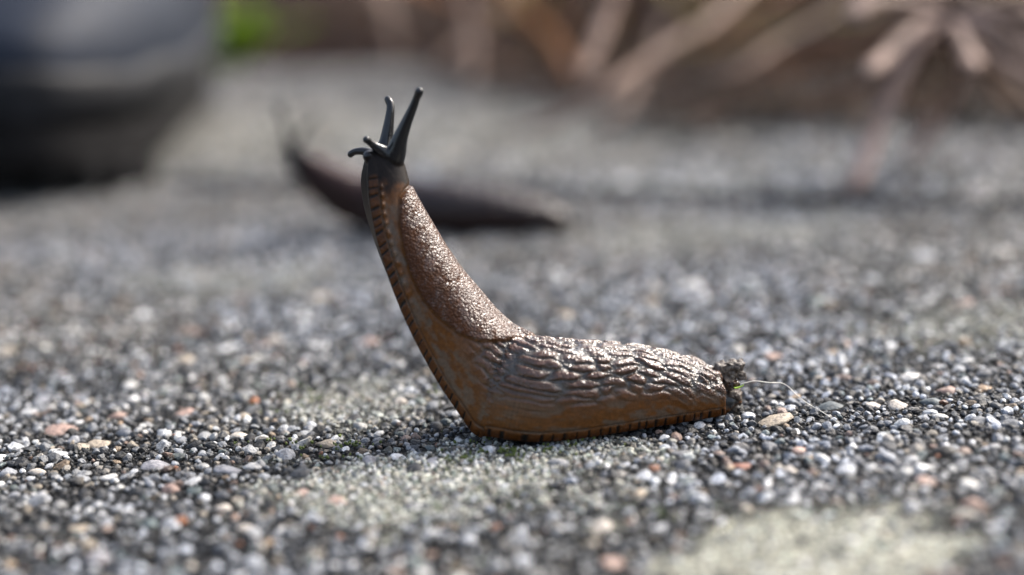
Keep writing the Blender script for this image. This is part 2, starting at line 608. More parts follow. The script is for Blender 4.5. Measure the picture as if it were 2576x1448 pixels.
def grain_colors(x, y, li):
    n = len(x)
    c = PAL[rng.choice(len(PAL), n, p=PW)].copy()
    c *= rng.uniform(0.6, 1.45, (n, 1)) * (0.75 + 0.5 * fbm(x * 45, y * 45, 51, 3))[:, None]
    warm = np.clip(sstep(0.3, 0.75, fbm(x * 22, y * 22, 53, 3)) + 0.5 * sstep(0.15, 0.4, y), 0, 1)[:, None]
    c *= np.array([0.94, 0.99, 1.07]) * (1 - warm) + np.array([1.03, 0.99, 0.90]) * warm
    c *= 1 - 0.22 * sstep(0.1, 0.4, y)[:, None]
    lc = np.array([0.68, 0.69, 0.59]) * rng.uniform(0.3, 1.45, (n, 1))
    lc[:, 0] += rng.uniform(-0.05, 0.05, n)
    keep = rng.random(n) < 0.34
    f = (li.clip(0, 1) * np.where(keep, 0.15, 0.85))[:, None]
    lum = c.mean(1, keepdims=True)
    c = c * (0.30 * (lum / 0.24) ** 1.35 / lum)
    c = c * 0.82 + c.mean(1, keepdims=True) * 0.18
    return (c * (1 - f) + lc * f).clip(0.006, 0.72)


def frustum_mask(x, y, mpx=500):
    px, py = project(np.stack([x, y, np.zeros_like(x)], 1))
    dep = (np.stack([x, y, np.zeros_like(x)], 1) - CAM) @ fwd
    return (dep > 0.05) & (px > -mpx) & (px < W0 + mpx) & (py < H0 + mpx * 0.6)


def scatter(u0, u1, v0, v1, pitch):
    nu, nv = int((u1 - u0) / pitch), int((v1 - v0) / pitch / 0.866)
    I, Jj = np.meshgrid(np.arange(nu), np.arange(nv))
    u = u0 + (I + 0.5 * (Jj % 2) + 0.5) * pitch
    v = v0 + (Jj + 0.5) * pitch * 0.866
    u = (u + rng.uniform(-0.36, 0.36, u.shape) * pitch).ravel()
    v = (v + rng.uniform(-0.36, 0.36, v.shape) * pitch).ravel()
    ok = (u > u0) & (u < u1) & (v > v0) & (v < v1)
    return xy_of(u[ok], v[ok])


def grain_mesh(name, protos, x, y, r, zc, cols, flat):
    n = len(x)
    Vs, Fs, Cs = [], [], []
    off = 0
    pid = rng.integers(0, len(protos), n)
    th = rng.uniform(0, 2 * math.pi, n)
    sx = r * rng.uniform(0.85, 1.35, n); sy = r * rng.uniform(0.75, 1.1, n); sz = r * flat
    tx, ty = rng.normal(0, 0.18, n), rng.normal(0, 0.18, n)
    for k, (PV, PF) in enumerate(protos):
        ii = np.where(pid == k)[0]
        if not len(ii): continue
        a = PV[None] * np.stack([sx[ii], sy[ii], sz[ii]], 1)[:, None]
        c, s = np.cos(th[ii])[:, None], np.sin(th[ii])[:, None]
        X = a[..., 0] * c - a[..., 1] * s
        Y = a[..., 0] * s + a[..., 1] * c
        Z = a[..., 2] + X * tx[ii][:, None] + Y * ty[ii][:, None]
        V = np.stack([X + x[ii][:, None], Y + y[ii][:, None], Z + zc[ii][:, None]], -1).reshape(-1, 3)
        nv = len(PV)
        F = (PF[None] + (np.arange(len(ii)) * nv)[:, None, None]).reshape(-1, 3) + off
        Vs.append(V); Fs.append(F); Cs.append(np.repeat(cols[ii], nv, 0))
        off += len(V)
    return mesh_np(name, np.vstack(Vs), np.vstack(Fs), False, np.vstack(Cs))


# the big pebbles one can pick out, from the photograph: px, py, width px, aspect, colour
K = {'w': (0.66, 0.64, 0.60), 'c': (0.60, 0.52, 0.43), 'g': (0.36, 0.36, 0.39), 'l': (0.34, 0.33, 0.36), 't': (0.46, 0.36, 0.24), 'p': (0.46, 0.28, 0.21),
     'o': (0.48, 0.30, 0.15), 'd': (0.035, 0.036, 0.04), 's': (0.13, 0.16, 0.17), 'r': (0.36, 0.12, 0.06), 'b': (0.42, 0.45, 0.5), 'n': (0.26, 0.32, 0.29)}
HAND = [(635, 1172, 52, .8, 'w'), (508, 1172, 40, .7, 'w'), (392, 1168, 92, .6, 'l'), (272, 1197, 50, .5, 'w'), (575, 1180, 80, .5, 'g'), (712, 1322, 42, .9, 'w'),
        (690, 846, 46, .7, 'c'), (467, 897, 70, .6, 't'), (150, 1078, 95, .6, 'p'), (292, 1040, 60, .6, 'p'), (255, 1110, 80, .6, 't'), (462, 1034, 56, .6, 'p'),
        (1740, 716, 52, .8, 'w'), (1640, 718, 40, .8, 'w'), (1510, 1310, 84, .5, 'c'), (1410, 1322, 42, .9, 'w'), (2440, 1222, 62, .7, 'w'), (2442, 1262, 74, .6, 'p'),
        (2262, 1022, 62, .7, 'c'), (2368, 1050, 58, .5, 'w'), (2332, 1212, 60, .6, 'p'), (1988, 1180, 44, .7, 'c'), (2530, 628, 62, .6, 'w'), (575, 597, 58, .8, 'w'),
        (652, 597, 50, .8, 'b'), (800, 612, 46, .8, 'b'), (1950, 888, 66, .6, 'p'), (1868, 1168, 60, .5, 'r'), (2010, 1132, 40, .8, 'p'), (932, 858, 60, .6, 'p'),
        (893, 1046, 50, .8, 'd'), (2092, 1020, 100, .5, 's'), (1945, 1056, 112, .5, 't'), (2340, 1012, 80, .5, 's'), (1640, 760, 44, .7, 't'), (2130, 1180, 60, .7, 'b'),
        (800, 745, 60, .7, 't'), (930, 1150, 54, .7, 'g'), (1090, 1150, 60, .5, 'g'), (430, 1230, 56, .7, 'p'), (620, 1320, 56, .6, 'c'), (560, 1270, 60, .6, 'c'),
        (1320, 1395, 60, .7, 'b'), (1540, 1395, 66, .7, 'p'), (250, 1400, 70, .7, 'l'), (640, 1400, 60, .7, 'b'), (200, 1330, 60, .7, 't'), (1045, 1400, 55, .7, 'n'),
        (2290, 950, 60, .7, 'w'), (2380, 980, 70, .6, 'p'), (2480, 975, 44, .7, 'o'), (2200, 1020, 50, .6, 'c'), (110, 1000, 60, .6, 'g'), (330, 960, 56, .7, 'w'),
        (1180, 1340, 60, .7, 'b'), (1290, 900, 40, .8, 'b'), (1420, 795, 44, .8, 't'), (1470, 720, 40, .8, 'b'), (770, 900, 44, .8, 'g'), (2060, 760, 50, .8, 'n'),
        (2430, 760, 46, .6, 'p'), (850, 1250, 64, .6, 'p'), (760, 1230, 60, .5, 'p'), (1010, 1010, 46, .8, 'c'), (600, 1100, 50, .7, 'c'), (90, 1180, 56, .6, 'c'),
        (1880, 700, 50, .7, 'b'), (2200, 700, 60, .7, 'b'), (2330, 640, 60, .7, 'b'), (2160, 860, 48, .8, 'g'), (1620, 1190, 60, .7, 'b'), (1760, 1250, 64, .7, 'b')]
peb = []
for px, py, w, asp, k in HAND:
    c = ground(px, py)
    dep = (c - CAM) @ fwd
    peb.append((c[0], c[1], 0.5 * w * dep / FPX, asp, tuple((np.array(K[k]) * 0.7 + np.mean(K[k]) * 0.3) * 0.85), True))
# more, scattered where they show largest
hp = np.array([(p[0], p[1], p[2]) for p in peb])
tries = 0
while len(peb) < 300 and tries < 20000:
    tries += 1
    px, py = rng.uniform(-40, W0 + 40), rng.uniform(620, H0 + 30)
    c = ground(px, py)
    r = rng.choice([0.0012, 0.0015, 0.0019, 0.0025], p=[.38, .34, .2, .08])
    if np.hypot(c[0] - 0.018, (c[1] - 0.006) * 2.2) < 0.032: continue
    q = np.array([(p[0], p[1], p[2]) for p in peb])
    if (np.hypot(q[:, 0] - c[0], q[:, 1] - c[1]) < (q[:, 2] + r) * 1.05).any(): continue
    li = float(lichen(np.array([c[0]]), np.array([c[1]]))[0])
    if li > 0.35 and rng.random() < 0.75: continue
    peb.append((c[0], c[1], r, rng.uniform(.6, .95), tuple(PAL[rng.choice(len(PAL), p=PW)] * rng.uniform(0.75, 1.2)), False))
PB = np.array([(p[0], p[1], p[2]) for p in peb])
peb_meshes = [mesh_np('pebble', V, F, True) for V, F in P2[:8]]
for me in peb_meshes: me.materials.append(MAT_PEBBLE)
for i, (x, y, r, asp, colr, hand) in enumerate(peb):
    o = link('pebble', peb_meshes[i % 8])
    o.parent = slab_front
    zf = 0.62
    o.location = (x, y, float(G(np.array([x]), np.array([y]))[0]) - 0.30 * r)
    o.rotation_euler = (rng.normal(0, .12), rng.normal(0, .12), rng.normal(0, 0.35) if hand else rng.uniform(0, 6.28))
    o.scale = (r, r * (asp if not hand else min(1.0, asp * 1.5)), r * zf * (0.75 if asp < 0.65 else 1.0))
    o.color = (*[float(v) for v in colr], 1)


def clear_of_pebbles(x, y, k=0.9):
    ok = np.ones(len(x), bool)
    for a, b, r in PB:
        ok &= np.hypot(x - a, y - b) > r * k
    return ok


def build_grains():
    # main grains of the front slab
    x, y = scatter(-0.30, 0.30, -0.40, -GAP / 2 - 0.003, 0.00178)
    m = frustum_mask(x, y)
    x, y = x[m], y[m]
    m = clear_of_pebbles(x, y)
    x, y = x[m], y[m]
    li = lichen(x, y)
    r = np.clip(rng.lognormal(math.log(0.00066), 0.36, len(x)), 0.0003, 0.0017) * (1 - 0.35 * li.clip(0, 1))
    z = G(x, y) - r * rng.uniform(0.15, 0.7, len(x)) - 0.0002 * li
    cols = grain_colors(x, y, li)
    near = np.abs(y - 0.004) < 0.030
    o = link('aggregate', grain_mesh('aggregate', P2, x[near], y[near], r[near], z[near], cols[near], 0.75), MAT_GRAIN, slab_front)
    tag(o, kind='stuff')
    f = ~near
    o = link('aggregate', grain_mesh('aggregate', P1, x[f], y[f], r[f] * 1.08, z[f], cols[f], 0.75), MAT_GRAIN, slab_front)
    tag(o, kind='stuff')
    x, y = scatter(-0.62, 0.62, -0.5, -GAP / 2 - 0.003, 0.0023)
    m = frustum_mask(x, y, 1200) & ~frustum_mask(x, y)
    x, y = x[m], y[m]
    li = lichen(x, y)
    r = np.clip(rng.lognormal(math.log(0.00092), 0.34, len(x)), 0.0005, 0.002)
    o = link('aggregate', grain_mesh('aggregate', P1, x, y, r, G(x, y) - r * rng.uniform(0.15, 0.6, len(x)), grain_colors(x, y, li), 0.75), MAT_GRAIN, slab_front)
    tag(o, kind='stuff')
    # fine sand between them where the picture is sharp
    x, y = scatter(-0.30, 0.30, -0.40, -GAP / 2 - 0.003, 0.00088)
    m = (np.abs(y - 0.003) < 0.034) & frustum_mask(x, y, 200)
    x, y = x[m], y[m]
    m = clear_of_pebbles(x, y, 0.8)
    x, y = x[m], y[m]
    li = lichen(x, y)
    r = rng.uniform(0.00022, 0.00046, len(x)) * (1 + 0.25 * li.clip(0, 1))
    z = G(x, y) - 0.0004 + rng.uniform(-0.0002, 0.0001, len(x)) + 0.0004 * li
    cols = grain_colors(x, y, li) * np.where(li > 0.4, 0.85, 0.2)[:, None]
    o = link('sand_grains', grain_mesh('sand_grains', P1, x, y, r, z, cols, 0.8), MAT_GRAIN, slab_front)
    tag(o, kind='stuff')
    # rear slab
    x, y = scatter(-0.62, 0.62, GAP / 2 + 0.003, EDGE - 0.004, 0.0033)
    m = frustum_mask(x, y, 600)
    x, y = x[m], y[m]
    li = lichen(x, y)
    r = np.clip(rng.lognormal(math.log(0.0015), 0.35, len(x)), 0.0007, 0.0035)
    cols = grain_colors(x, y, li)
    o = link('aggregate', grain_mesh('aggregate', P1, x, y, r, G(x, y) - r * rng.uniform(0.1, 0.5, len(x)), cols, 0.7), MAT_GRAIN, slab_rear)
    tag(o, kind='stuff')


build_grains()


def build_moss():
    J = Join()
    pts = []
    for px, py, rr, n in [(1290, 1135, 0.006, 240), (1180, 1150, 0.008, 160), (860, 1130, 0.006, 170), (1420, 1130, 0.008, 120), (1100, 1010, 0.009, 120), (760, 1010, 0.012, 140),
                          (1700, 1290, 0.007, 160), (1290, 1240, 0.010, 120), (1010, 1260, 0.008, 90), (1240, 1090, 0.007, 120), (690, 1120, 0.006, 90)]:
        c = ground(px, py)
        a, d = rng.uniform(0, 6.28, n), rr * np.sqrt(rng.random(n)) * rng.uniform(0.5, 1.3, n)
        pts.append(np.stack([c[0] + d * np.cos(a), c[1] + d * np.sin(a) * 0.8], 1))
    P = np.vstack(pts)
    P = P[clear_of_pebbles(P[:, 0], P[:, 1], 0.9)]
    keep = (fbm(P[:, 0] * 500, P[:, 1] * 500, 61, 2) > 0.56) & (rng.random(len(P)) < 0.6)
    P = P[keep]
    r = rng.uniform(0.00015, 0.00034, len(P))
    return grain_mesh('moss', P1, P[:, 0], P[:, 1], r, G(P[:, 0], P[:, 1]) + 0.00035, np.ones((len(P), 3)), 1.1)


tag(link('moss', build_moss(), MAT_MOSS), 'tiny green moss crumbs growing in the pale crust beneath the rearing slug', 'moss', kind='stuff')


# ------------------------------------------------------------------ slugs
def laplace(V, E, it, lam=0.5):
    n = len(V)
    deg = np.bincount(E.ravel(), minlength=n)[:, None]
    for _ in range(it):
        S = np.zeros_like(V)
        for k in range(3):
            S[:, k] = np.bincount(E[:, 0], V[E[:, 1], k], n) + np.bincount(E[:, 1], V[E[:, 0], k], n)
        V = V + lam * (S / np.maximum(deg, 1) - V)
    return V


def slug_shell(st, rows=330, half=44, fringe_mm=1.5):
    """st: list of (Vpx, Vpy, Dpx, Dpy, W_mm, k, twist_deg, Y_m or None). Returns base shell in mm with per-vertex data."""
    st = list(st)
    V3, D3, Wm, tw = [], [], [], []
    for (vx, vy, dx, dy, w, k, t, Y, zb) in st:
        w_ = w * 1e-3
        if Y is None:                       # resting on the ground: the near sole edge is what we see
            g = ground(vx, vy, zb)
            Ym = g[1] + 0.80 * w_ * 0.9
            v3 = np.array([g[0], Ym, zb])
            # the near edge at this pixel, its mid-line straight behind it
        else:
            Ym = Y
            v3 = at_y(vx, vy, Ym - k * w_)
            v3[1] = Ym
        d3 = at_y(dx, dy, Ym)
        V3.append(v3); D3.append(d3); Wm.append(w); tw.append(t)
    V3, D3 = np.array(V3) * 1000, np.array(D3) * 1000
    t = np.linspace(0, len(st) - 1, rows)
    v, d = catmull(V3, t), catmull(D3, t)
    w, tws = catmull(np.array(Wm), t)[:, 0], np.radians(catmull(np.array(tw, float), t)[:, 0])
    mid = (v + d) / 2
    seg = np.linalg.norm(np.diff(mid, axis=0), axis=1)
    s = np.concatenate([[0], np.cumsum(seg)])
    sv = np.concatenate([[0], np.cumsum(np.linalg.norm(np.diff(v, axis=0), axis=1))])
    T = np.gradient(mid, axis=0); T /= np.linalg.norm(T, axis=1)[:, None]
    N = d - v
    H = np.linalg.norm(N, axis=1); N /= H[:, None]
    B = np.cross(T, N); B /= np.linalg.norm(B, axis=1)[:, None]
    B = np.where((B[:, 1] > 0)[:, None], -B, B)            # towards the camera
    # twist about the tangent: the sole turns towards the camera
    c_, s_ = np.cos(tws)[:, None], np.sin(tws)[:, None]
    N, B = N * c_ + B * s_ * -1, B * c_ + N * s_
    N = -(-N)
    q = np.linspace(0, 1, half + 1)
    hf = np.clip(fringe_mm / H, 0.05, 0.26)[:, None]
    # profile: sole (0-.2), fringe (.2-.34), flank and back (.34-1)
    hh = np.zeros((rows, half + 1)); ff = np.zeros((rows, half + 1))
    q_ = np.broadcast_to(q, hh.shape)
    a = q_ / 0.2
    sole = q_ <= 0.2
    fr = (q_ > 0.2) & (q_ <= 0.34)
    b = (q_ - 0.2) / 0.14
    cc = np.clip((q_ - 0.34) / 0.66, 0, 1)
    ang = cc * math.pi / 2
    hfb = np.broadcast_to(hf, hh.shape)
    # flank: widest at ~35 % of the height
    hfl = hfb + (1 - hfb) * (1 - np.cos(ang)) ** 0.92
    hfl = hfb + (1 - hfb) * np.sin(ang) ** 1.25
    wfl = 0.90 + 0.10 * np.sin(np.clip(cc / 0.36, 0, 1) * math.pi / 2)
    top = np.clip((cc - 0.30) / 0.70, 0, 1)
    wfl = wfl * np.cos(top * math.pi / 2) ** 0.72
    hh = np.where(sole, 0.03 * (1 - a) * hfb / 0.1, np.where(fr, hfb * b, hfl))
    ff = np.where(sole, 0.80 * a, np.where(fr, 0.80 + 0.13 * np.sin(b * math.pi * 0.62) - 0.0 * b, wfl))
    ff = np.where(fr, 0.80 + (0.075 * np.sin(np.clip(b, 0, 1) * math.pi * 0.62) + 0.03 * b), ff)
    ctr = v + (N * 0)
    # section pivot at mid height so that the twist keeps it in place
    P = []
    for side in (1, -1):
        P.append(mid[:, None] + N[:, None] * ((hh - 0.5) * H[:, None])[..., None] + B[:, None] * (side * ff * w[:, None])[..., None])
    near, far = P
    ring = np.concatenate([near, far[:, -2:0:-1]], axis=1)          # sole centre -> near side -> back -> far side
    nr = ring.shape[1]
    ppar = np.concatenate([q, q[-2:0:-1]])
    # perimeter distance from the back (mm), unsigned
    dl = np.linalg.norm(np.diff(near, axis=1), axis=2)
    ud = np.concatenate([np.cumsum(dl[:, ::-1], axis=1)[:, ::-1], np.zeros((rows, 1))], axis=1)
    ud = np.concatenate([ud, ud[:, -2:0:-1]], axis=1)
    sgn = np.concatenate([np.ones(half + 1), -np.ones(half - 1)])
    npx = np.stack(project(near.reshape(-1, 3) / 1000), -1).reshape(rows, half + 1, 2)
    px = np.concatenate([npx, npx[:, -2:0:-1]], axis=1)
    data = np.concatenate([np.broadcast_to(s[:, None, None], (rows, nr, 1)), np.broadcast_to(sv[:, None, None], (rows, nr, 1)),
                           np.broadcast_to(ppar[None, :, None], (rows, nr, 1)), ud[..., None], np.broadcast_to(sgn[None, :, None], (rows, nr, 1)), px,
                           np.broadcast_to(H[:, None, None], (rows, nr, 1))], axis=2).reshape(-1, 8)
    V = ring.reshape(-1, 3)
    i = np.arange(rows - 1)[:, None] * nr
    j = np.arange(nr)[None]
    Q = np.stack([i + j, i + (j + 1) % nr, i + nr + (j + 1) % nr, i + nr + j], -1).reshape(-1, 4)
    c0, c1 = len(V), len(V) + 1
    Vx = np.vstack([V, mid[:1] - T[:1] * 0.6, mid[-1:] + T[-1:] * 0.5])
    j = np.arange(nr)
    T3 = np.vstack([np.stack([np.full(nr, c0), (j + 1) % nr, j], 1), np.stack([np.full(nr, c1), (rows - 1) * nr + j, (rows - 1) * nr + (j + 1) % nr], 1)])
    return Vx, Q, T3, V, data


def remesh(J, voxel):
    me = J.mesh('tmp_body')
    o = bpy.data.objects.new('tmp_body', me)
    C.objects.link(o)
    md = o.modifiers.new('r', 'REMESH')
    md.mode = 'VOXEL'; md.voxel_size = voxel; md.adaptivity = 0.0
    dg = bpy.context.evaluated_depsgraph_get()
    out = bpy.data.meshes.new_from_object(o.evaluated_get(dg))
    bpy.data.objects.remove(o); bpy.data.meshes.remove(me)
    n = len(out.vertices)
    V = np.empty(n * 3, np.float32); out.vertices.foreach_get('co', V); V = V.reshape(-1, 3).astype(float)
    F = np.empty(len(out.loops), np.int32); out.loops.foreach_get('vertex_index', F)
    tot = np.empty(len(out.polygons), np.int32); out.polygons.foreach_get('loop_total', tot)
    E = np.empty(len(out.edges) * 2, np.int32); out.edges.foreach_get('vertices', E)
    assert (tot == 4).all()
    bpy.data.meshes.remove(out)
    return V, F.reshape(-1, 4), E.reshape(-1, 2)


def vnormals(V, Q):
    a, b, c, d = (V[Q[:, k]] for k in range(4))
    fn = np.cross(c - a, d - b)
    n = np.zeros_like(V)
    for k in range(4):
        for x in range(3):
            n[:, x] += np.bincount(Q[:, k], fn[:, x], len(V))
    return n / (np.linalg.norm(n, axis=1)[:, None] + 1e-12)


def poly_sd(px, py, poly):
    """signed distance to a closed polygon, positive inside"""
    P = np.asarray(poly, float)
    Qp = np.roll(P, -1, 0)
    d = np.full(px.shape, 1e9)
    ins = np.zeros(px.shape, bool)
    for (x0, y0), (x1, y1) in zip(P, Qp):
        ex, ey = x1 - x0, y1 - y0
        t = np.clip(((px - x0) * ex + (py - y0) * ey) / (ex * ex + ey * ey + 1e-9), 0, 1)
        d = np.minimum(d, np.hypot(px - x0 - t * ex, py - y0 - t * ey))
        cr = ((y0 > py) != (y1 > py)) & (px < (x1 - x0) * (py - y0) / (y1 - y0 + 1e-12) + x0)
        ins ^= cr
    return np.where(ins, d, -d)


def feelers(J, specs, base_y, n=20):
    """specs: (list of (px,py,r_px), y_start, y_end) ; returns skeleton samples for colouring"""
    sk = []
    for pts, y0, y1 in specs:
        P = np.array(pts, float)
        m = len(P)
        t = np.linspace(0, m - 1, 40)
        pp = catmull(P, t)
        yy = np.linspace(y0, y1, 40)
        path, rad = [], []
        for (px, py, r), y in zip(pp, yy):
            p = at_y(px, py, y)
            dep = (p - CAM) @ fwd
            path.append(p * 1000); rad.append(r * dep / FPX * 1000)
        path, rad = np.array(path), np.array(rad)
        # round the tip
        e = path[-1] - path[-2]; e /= np.linalg.norm(e)
        for f in (0.35, 0.65, 0.85, 0.97):
            path = np.vstack([path, path[39] + e * rad[39] * f]); rad = np.append(rad, rad[39] * math.sqrt(1 - f * f))
        V, Q, T = tube(path, rad, n)
        J.add(V, Q, T)
        sk.append(path)
    return sk


def make_slug(name, st, specs, voxel, mantle_poly, mat, pal, rows, detail=1.0, fringe_mm=1.5, smooth=4, pxmm=16.1):
    Vx, Q, T3, Vb, data = slug_shell(st, rows=rows, fringe_mm=fringe_mm)
    J = Join(); J.add(Vx, Q, T3)
    sk = feelers(J, specs, 0)
    V, F, E = remesh(J, voxel)
    V = laplace(V, E, smooth)
    # look up the body coordinates of every vertex
    kd = kdtree.KDTree(len(Vb))
    for i, p in enumerate(Vb): kd.insert(p, i)
    kd.balance()
    D = np.empty((len(V), data.shape[1])); dist0 = np.empty(len(V))
    for i, p in enumerate(V):
        r = kd.find_n(p, 4)
        wts = [1.0 / (x[2] * x[2] + 1e-4) for x in r]
        tw = sum(wts)
        acc = data[r[0][1]] * wts[0]
        for x, wt in zip(r[1:], wts[1:]): acc = acc + data[x[1]] * wt
        D[i] = acc / tw; dist0[i] = r[0][2]
    s, sv, p, u, sg, px, py, H = D.T
    # distance to the feelers' axes
    df = np.full(len(V), 1e9)
    for path in sk:
        for q in path[8::3]:
            df = np.minimum(df, np.linalg.norm(V - q, axis=1))
    S = s.max()
    head = sstep(S - 9.0, S - 5.0, s)
    on_feeler = np.maximum(sstep(0.25, 0.6, dist0), 1 - sstep(0.7, 1.5, df) if False else 0)
    body = 1 - on_feeler
    sd = poly_sd(px, py, mantle_poly) / pxmm
    mant = sstep(-0.02, 0.45, sd) * body
    edge_groove = np.exp(-((sd + 0.12) / 0.16) ** 2) * body * (p > 0.36)
    N = vnormals(V, F)
    disp = np.zeros(len(V))
    disp += 0.42 * mant * detail
    disp -= 0.16 * edge_groove * detail
    # tubercle ridges behind the mantle
    Lr, Wr = 4.4, 1.4
    us = u * sg
    wob = (fbm(s * 0.22, us * 0.22, 71, 3) - 0.5)
    xx = s / Lr + 0.55 * (fbm(s * 0.35, us * 0.5, 73, 2) - 0.5)
    yy = us / Wr + 1.9 * wob + 40
    f1, f2, cid = voronoi(xx, yy, 77, 0.7)
    ridge = sstep(0.0, 0.5, f2 - f1)
    back = sstep(0.46, 0.66, p + 0.10 * (fbm(s * 0.4, us * 0.3, 79, 2) - 0.5))
    zone = back * (1 - sstep(-0.1, 0.3, sd)) * (1 - sstep(pal['s_end'] - 6, pal['s_end'] + 3, s)) * body
    fine = fbm(s * 2.4, us * 2.6, 81, 3) - 0.5
    disp += zone * detail * (0.50 * (ridge - 0.5) * (0.6 + 0.8 * cid) + 0.16 * fine)
    # crumpled skin near the tail
    tailz = (1 - sstep(4, 17, s)) * back * body
    disp += detail * tailz * 0.5 * (fbm(s * 1.1, us * 1.1, 83, 3) - 0.5)
    # lower flank: faint folds
    flank = (1 - back) * (p > 0.345) * (1 - mant) * body
    lf = fbm(s * 0.55, us * 0.9, 85, 4)
    disp += detail * flank * 0.14 * (fbm(s * 0.5, us * 1.6, 87, 3) - 0.5)
    # foot fringe
    fr = sstep(0.195, 0.225, p) * (1 - sstep(0.325, 0.35, p)) * body * (1 - sstep(S - 4.6, S - 3.4, s))
    kk = sv / 1.62 + 0.5 * (fbm(sv * 0.5, sv * 0, 91, 2) - 0.5)
    ki = np.floor(kk)
    cut = np.abs(kk - ki - (0.5 + 0.35 * (hsh(ki.astype(np.int64), ki.astype(np.int64) * 0 + 5) - 0.5)))
    wcut = 0.07 + 0.09 * hsh(ki.astype(np.int64), ki.astype(np.int64) * 0 + 9)
    cutm = (1 - sstep(wcut * 0.6, wcut * 1.4, cut)) * fr
    disp -= 0.20 * cutm * detail
    line = np.exp(-((p - 0.365) / 0.010) ** 2) * body * (s < S - 4)
    disp -= 0.16 * line * detail
    # bead chain beside the fringe under the head
    if pal.get('beads'):
        bz = np.exp(-((p - 0.40) / 0.020) ** 2) * sstep(S - 24, S - 20, s) * (1 - sstep(S - 6, S - 4.5, s)) * body
        bead = 0.5 + 0.5 * np.cos(sv * 2 * math.pi / 1.7)
        disp += 0.5 * bz * bead * detail
    V = V + N * disp[:, None]
    # ---- colour
    n1 = fbm(s * 0.8, us * 0.8, 95, 4)[:, None]
    n2 = fbm(s * 2.0, us * 2.2, 97, 3)[:, None]
    P_ = {k: np.array(v) for k, v in pal.items() if isinstance(v, tuple)}
    col = P_['flank'] * (0.75 + 0.5 * n2)
    greyf = sstep(0.40, 0.70, lf)[:, None] * flank[:, None]
    col = col * (1 - 0.75 * greyf) + P_['grey'] * 0.75 * greyf
    rdg = zone[:, None]
    rc = P_['ridge'] * (0.7 + 0.6 * n2)
    gcol = P_['grey'] * 0.30
    rmix = (ridge * (0.75 + 0.25 * cid))[:, None]
    col = col * (1 - rdg) + rdg * (rc * rmix + gcol * (1 - rmix))
    m_ = mant[:, None]
    col = col * (1 - m_) + m_ * P_['mantle'] * (0.65 + 0.7 * n1)
    solem = (1 - sstep(0.175, 0.205, p))[:, None] * body[:, None]
    col = col * (1 - solem) + solem * P_['sole'] * (0.7 + 0.6 * n2)
    fm = fr[:, None]
    fcol = P_['fringe'] * (0.55 + 0.9 * n2)
    col = col * (1 - fm) + fm * fcol
    cm = cutm[:, None]
    col = col * (1 - cm) + cm * np.array([0.006, 0.005, 0.004])
    lo = (np.exp(-((p - 0.20) / 0.014) ** 2) * body)[:, None]
    col = col * (1 - 0.8 * lo) + 0.8 * lo * np.array([0.008, 0.007, 0.006])
    lm = line[:, None] * 0.55
    col = col * (1 - lm) + lm * np.array([0.03, 0.022, 0.016])
    # head and feelers
    hd = np.clip(sstep(S - 9.5, S - 4.2, s + 0.9 * (fbm(s * 0.9, us * 0.9, 99, 3) - 0.5) * 4 + 1.6 * sstep(0.6, 1.0, p)) * (1 - 0.7 * fr) , 0, 1)[:, None] * (1 - m_)
    col = col * (1 - hd) + hd * P_['head'] * (0.6 + 0.8 * n1)
    of = on_feeler[:, None]
    col = col * (1 - of) + of * P_['feeler']
    gran = 1.0 * mant + 0.5 * zone + 0.5 * tailz + 0.06 * flank + 0.25 * fr + 0.08 * on_feeler + 0.05
    wet = 0.17 + 0.83 * np.clip(zone + tailz, 0, 1) + mant * 0.72 * sstep(0.58, 0.80, p + 0.5 * (fbm(s * 0.7, us * 0.7, 63, 3) - 0.5) + 0.5 * (fbm(s * 3, us * 3, 65, 2) - 0.5)) - 0.04 * mant + on_feeler * 0.42 - 0.12 * solem[:, 0] - 0.13 * hd[:, 0] * body  # slime coat, masked so the painted sky sheen stays off flank and head
    me = mesh_np(name, V / 1000.0, F, True, col.clip(0.002, 0.9), {'gran': gran, 'wet': np.clip(wet, 0, 1)})
    return me, V / 1000.0, dict(s=s, p=p, S=S)


YB = 0.0062
def yl(h_px):            # the raised fore-body leans a little away from the camera
    return YB + 0.10 * h_px / 16100.0


ST = [(1853, 1034, 1830, 990, 1.7, 0, 0, None, 0.0006), (1844, 1039, 1814, 964, 3.2, 0, 0, None, 0.0004), (1825, 1044, 1808, 940, 4.6, 0, 0, None, 0.0004), (1780, 1051, 1775, 918, 5.4, 0, 0, None, 0.0004),
      (1700, 1064, 1690, 891, 6.4, 0, 0, None, 0.0004), (1600, 1079, 1590, 874, 7.2, 0, 0, None, 0.0004), (1500, 1095, 1490, 865, 7.6, 0, 0, None, 0.0003),
      (1400, 1107, 1415, 862, 7.7, 0, 0, None, 0.0003), (1310, 1112, 1362, 854, 7.6, 0, 0, None, 0.0003),
      (1238, 1103, 1312, 838, 7.3, 0.55, 0, YB, 0), (1197, 1076, 1276, 815, 7.0, 0.30, 1, YB + .0003, 0), (1152, 1010, 1238, 779, 6.7, 0.15, 3, yl(100), 0),
      (1101, 932, 1200, 733, 6.4, 0, 5, yl(180), 0), (1051, 850, 1160, 684, 6.0, 0, 7, yl(260), 0), (1002, 755, 1118, 622, 5.5, 0, 10, yl(350), 0),
      (965, 665, 1082, 563, 4.9, 0, 13, yl(440), 0), (940, 590, 1052, 512, 4.4, 0, 15, yl(520), 0), (922, 520, 1034, 478, 4.0, 0, 17, yl(580), 0),
      (915, 462, 1025, 445, 3.6, 0, 18, yl(640), 0), (917, 424, 1017, 414, 3.1, 0, 16, yl(680), 0), (924, 396, 1008, 392, 2.5, 0, 12, yl(710), 0), (942, 376, 994, 376, 1.4, 0, 8, yl(730), 0)]
yt = yl(735)
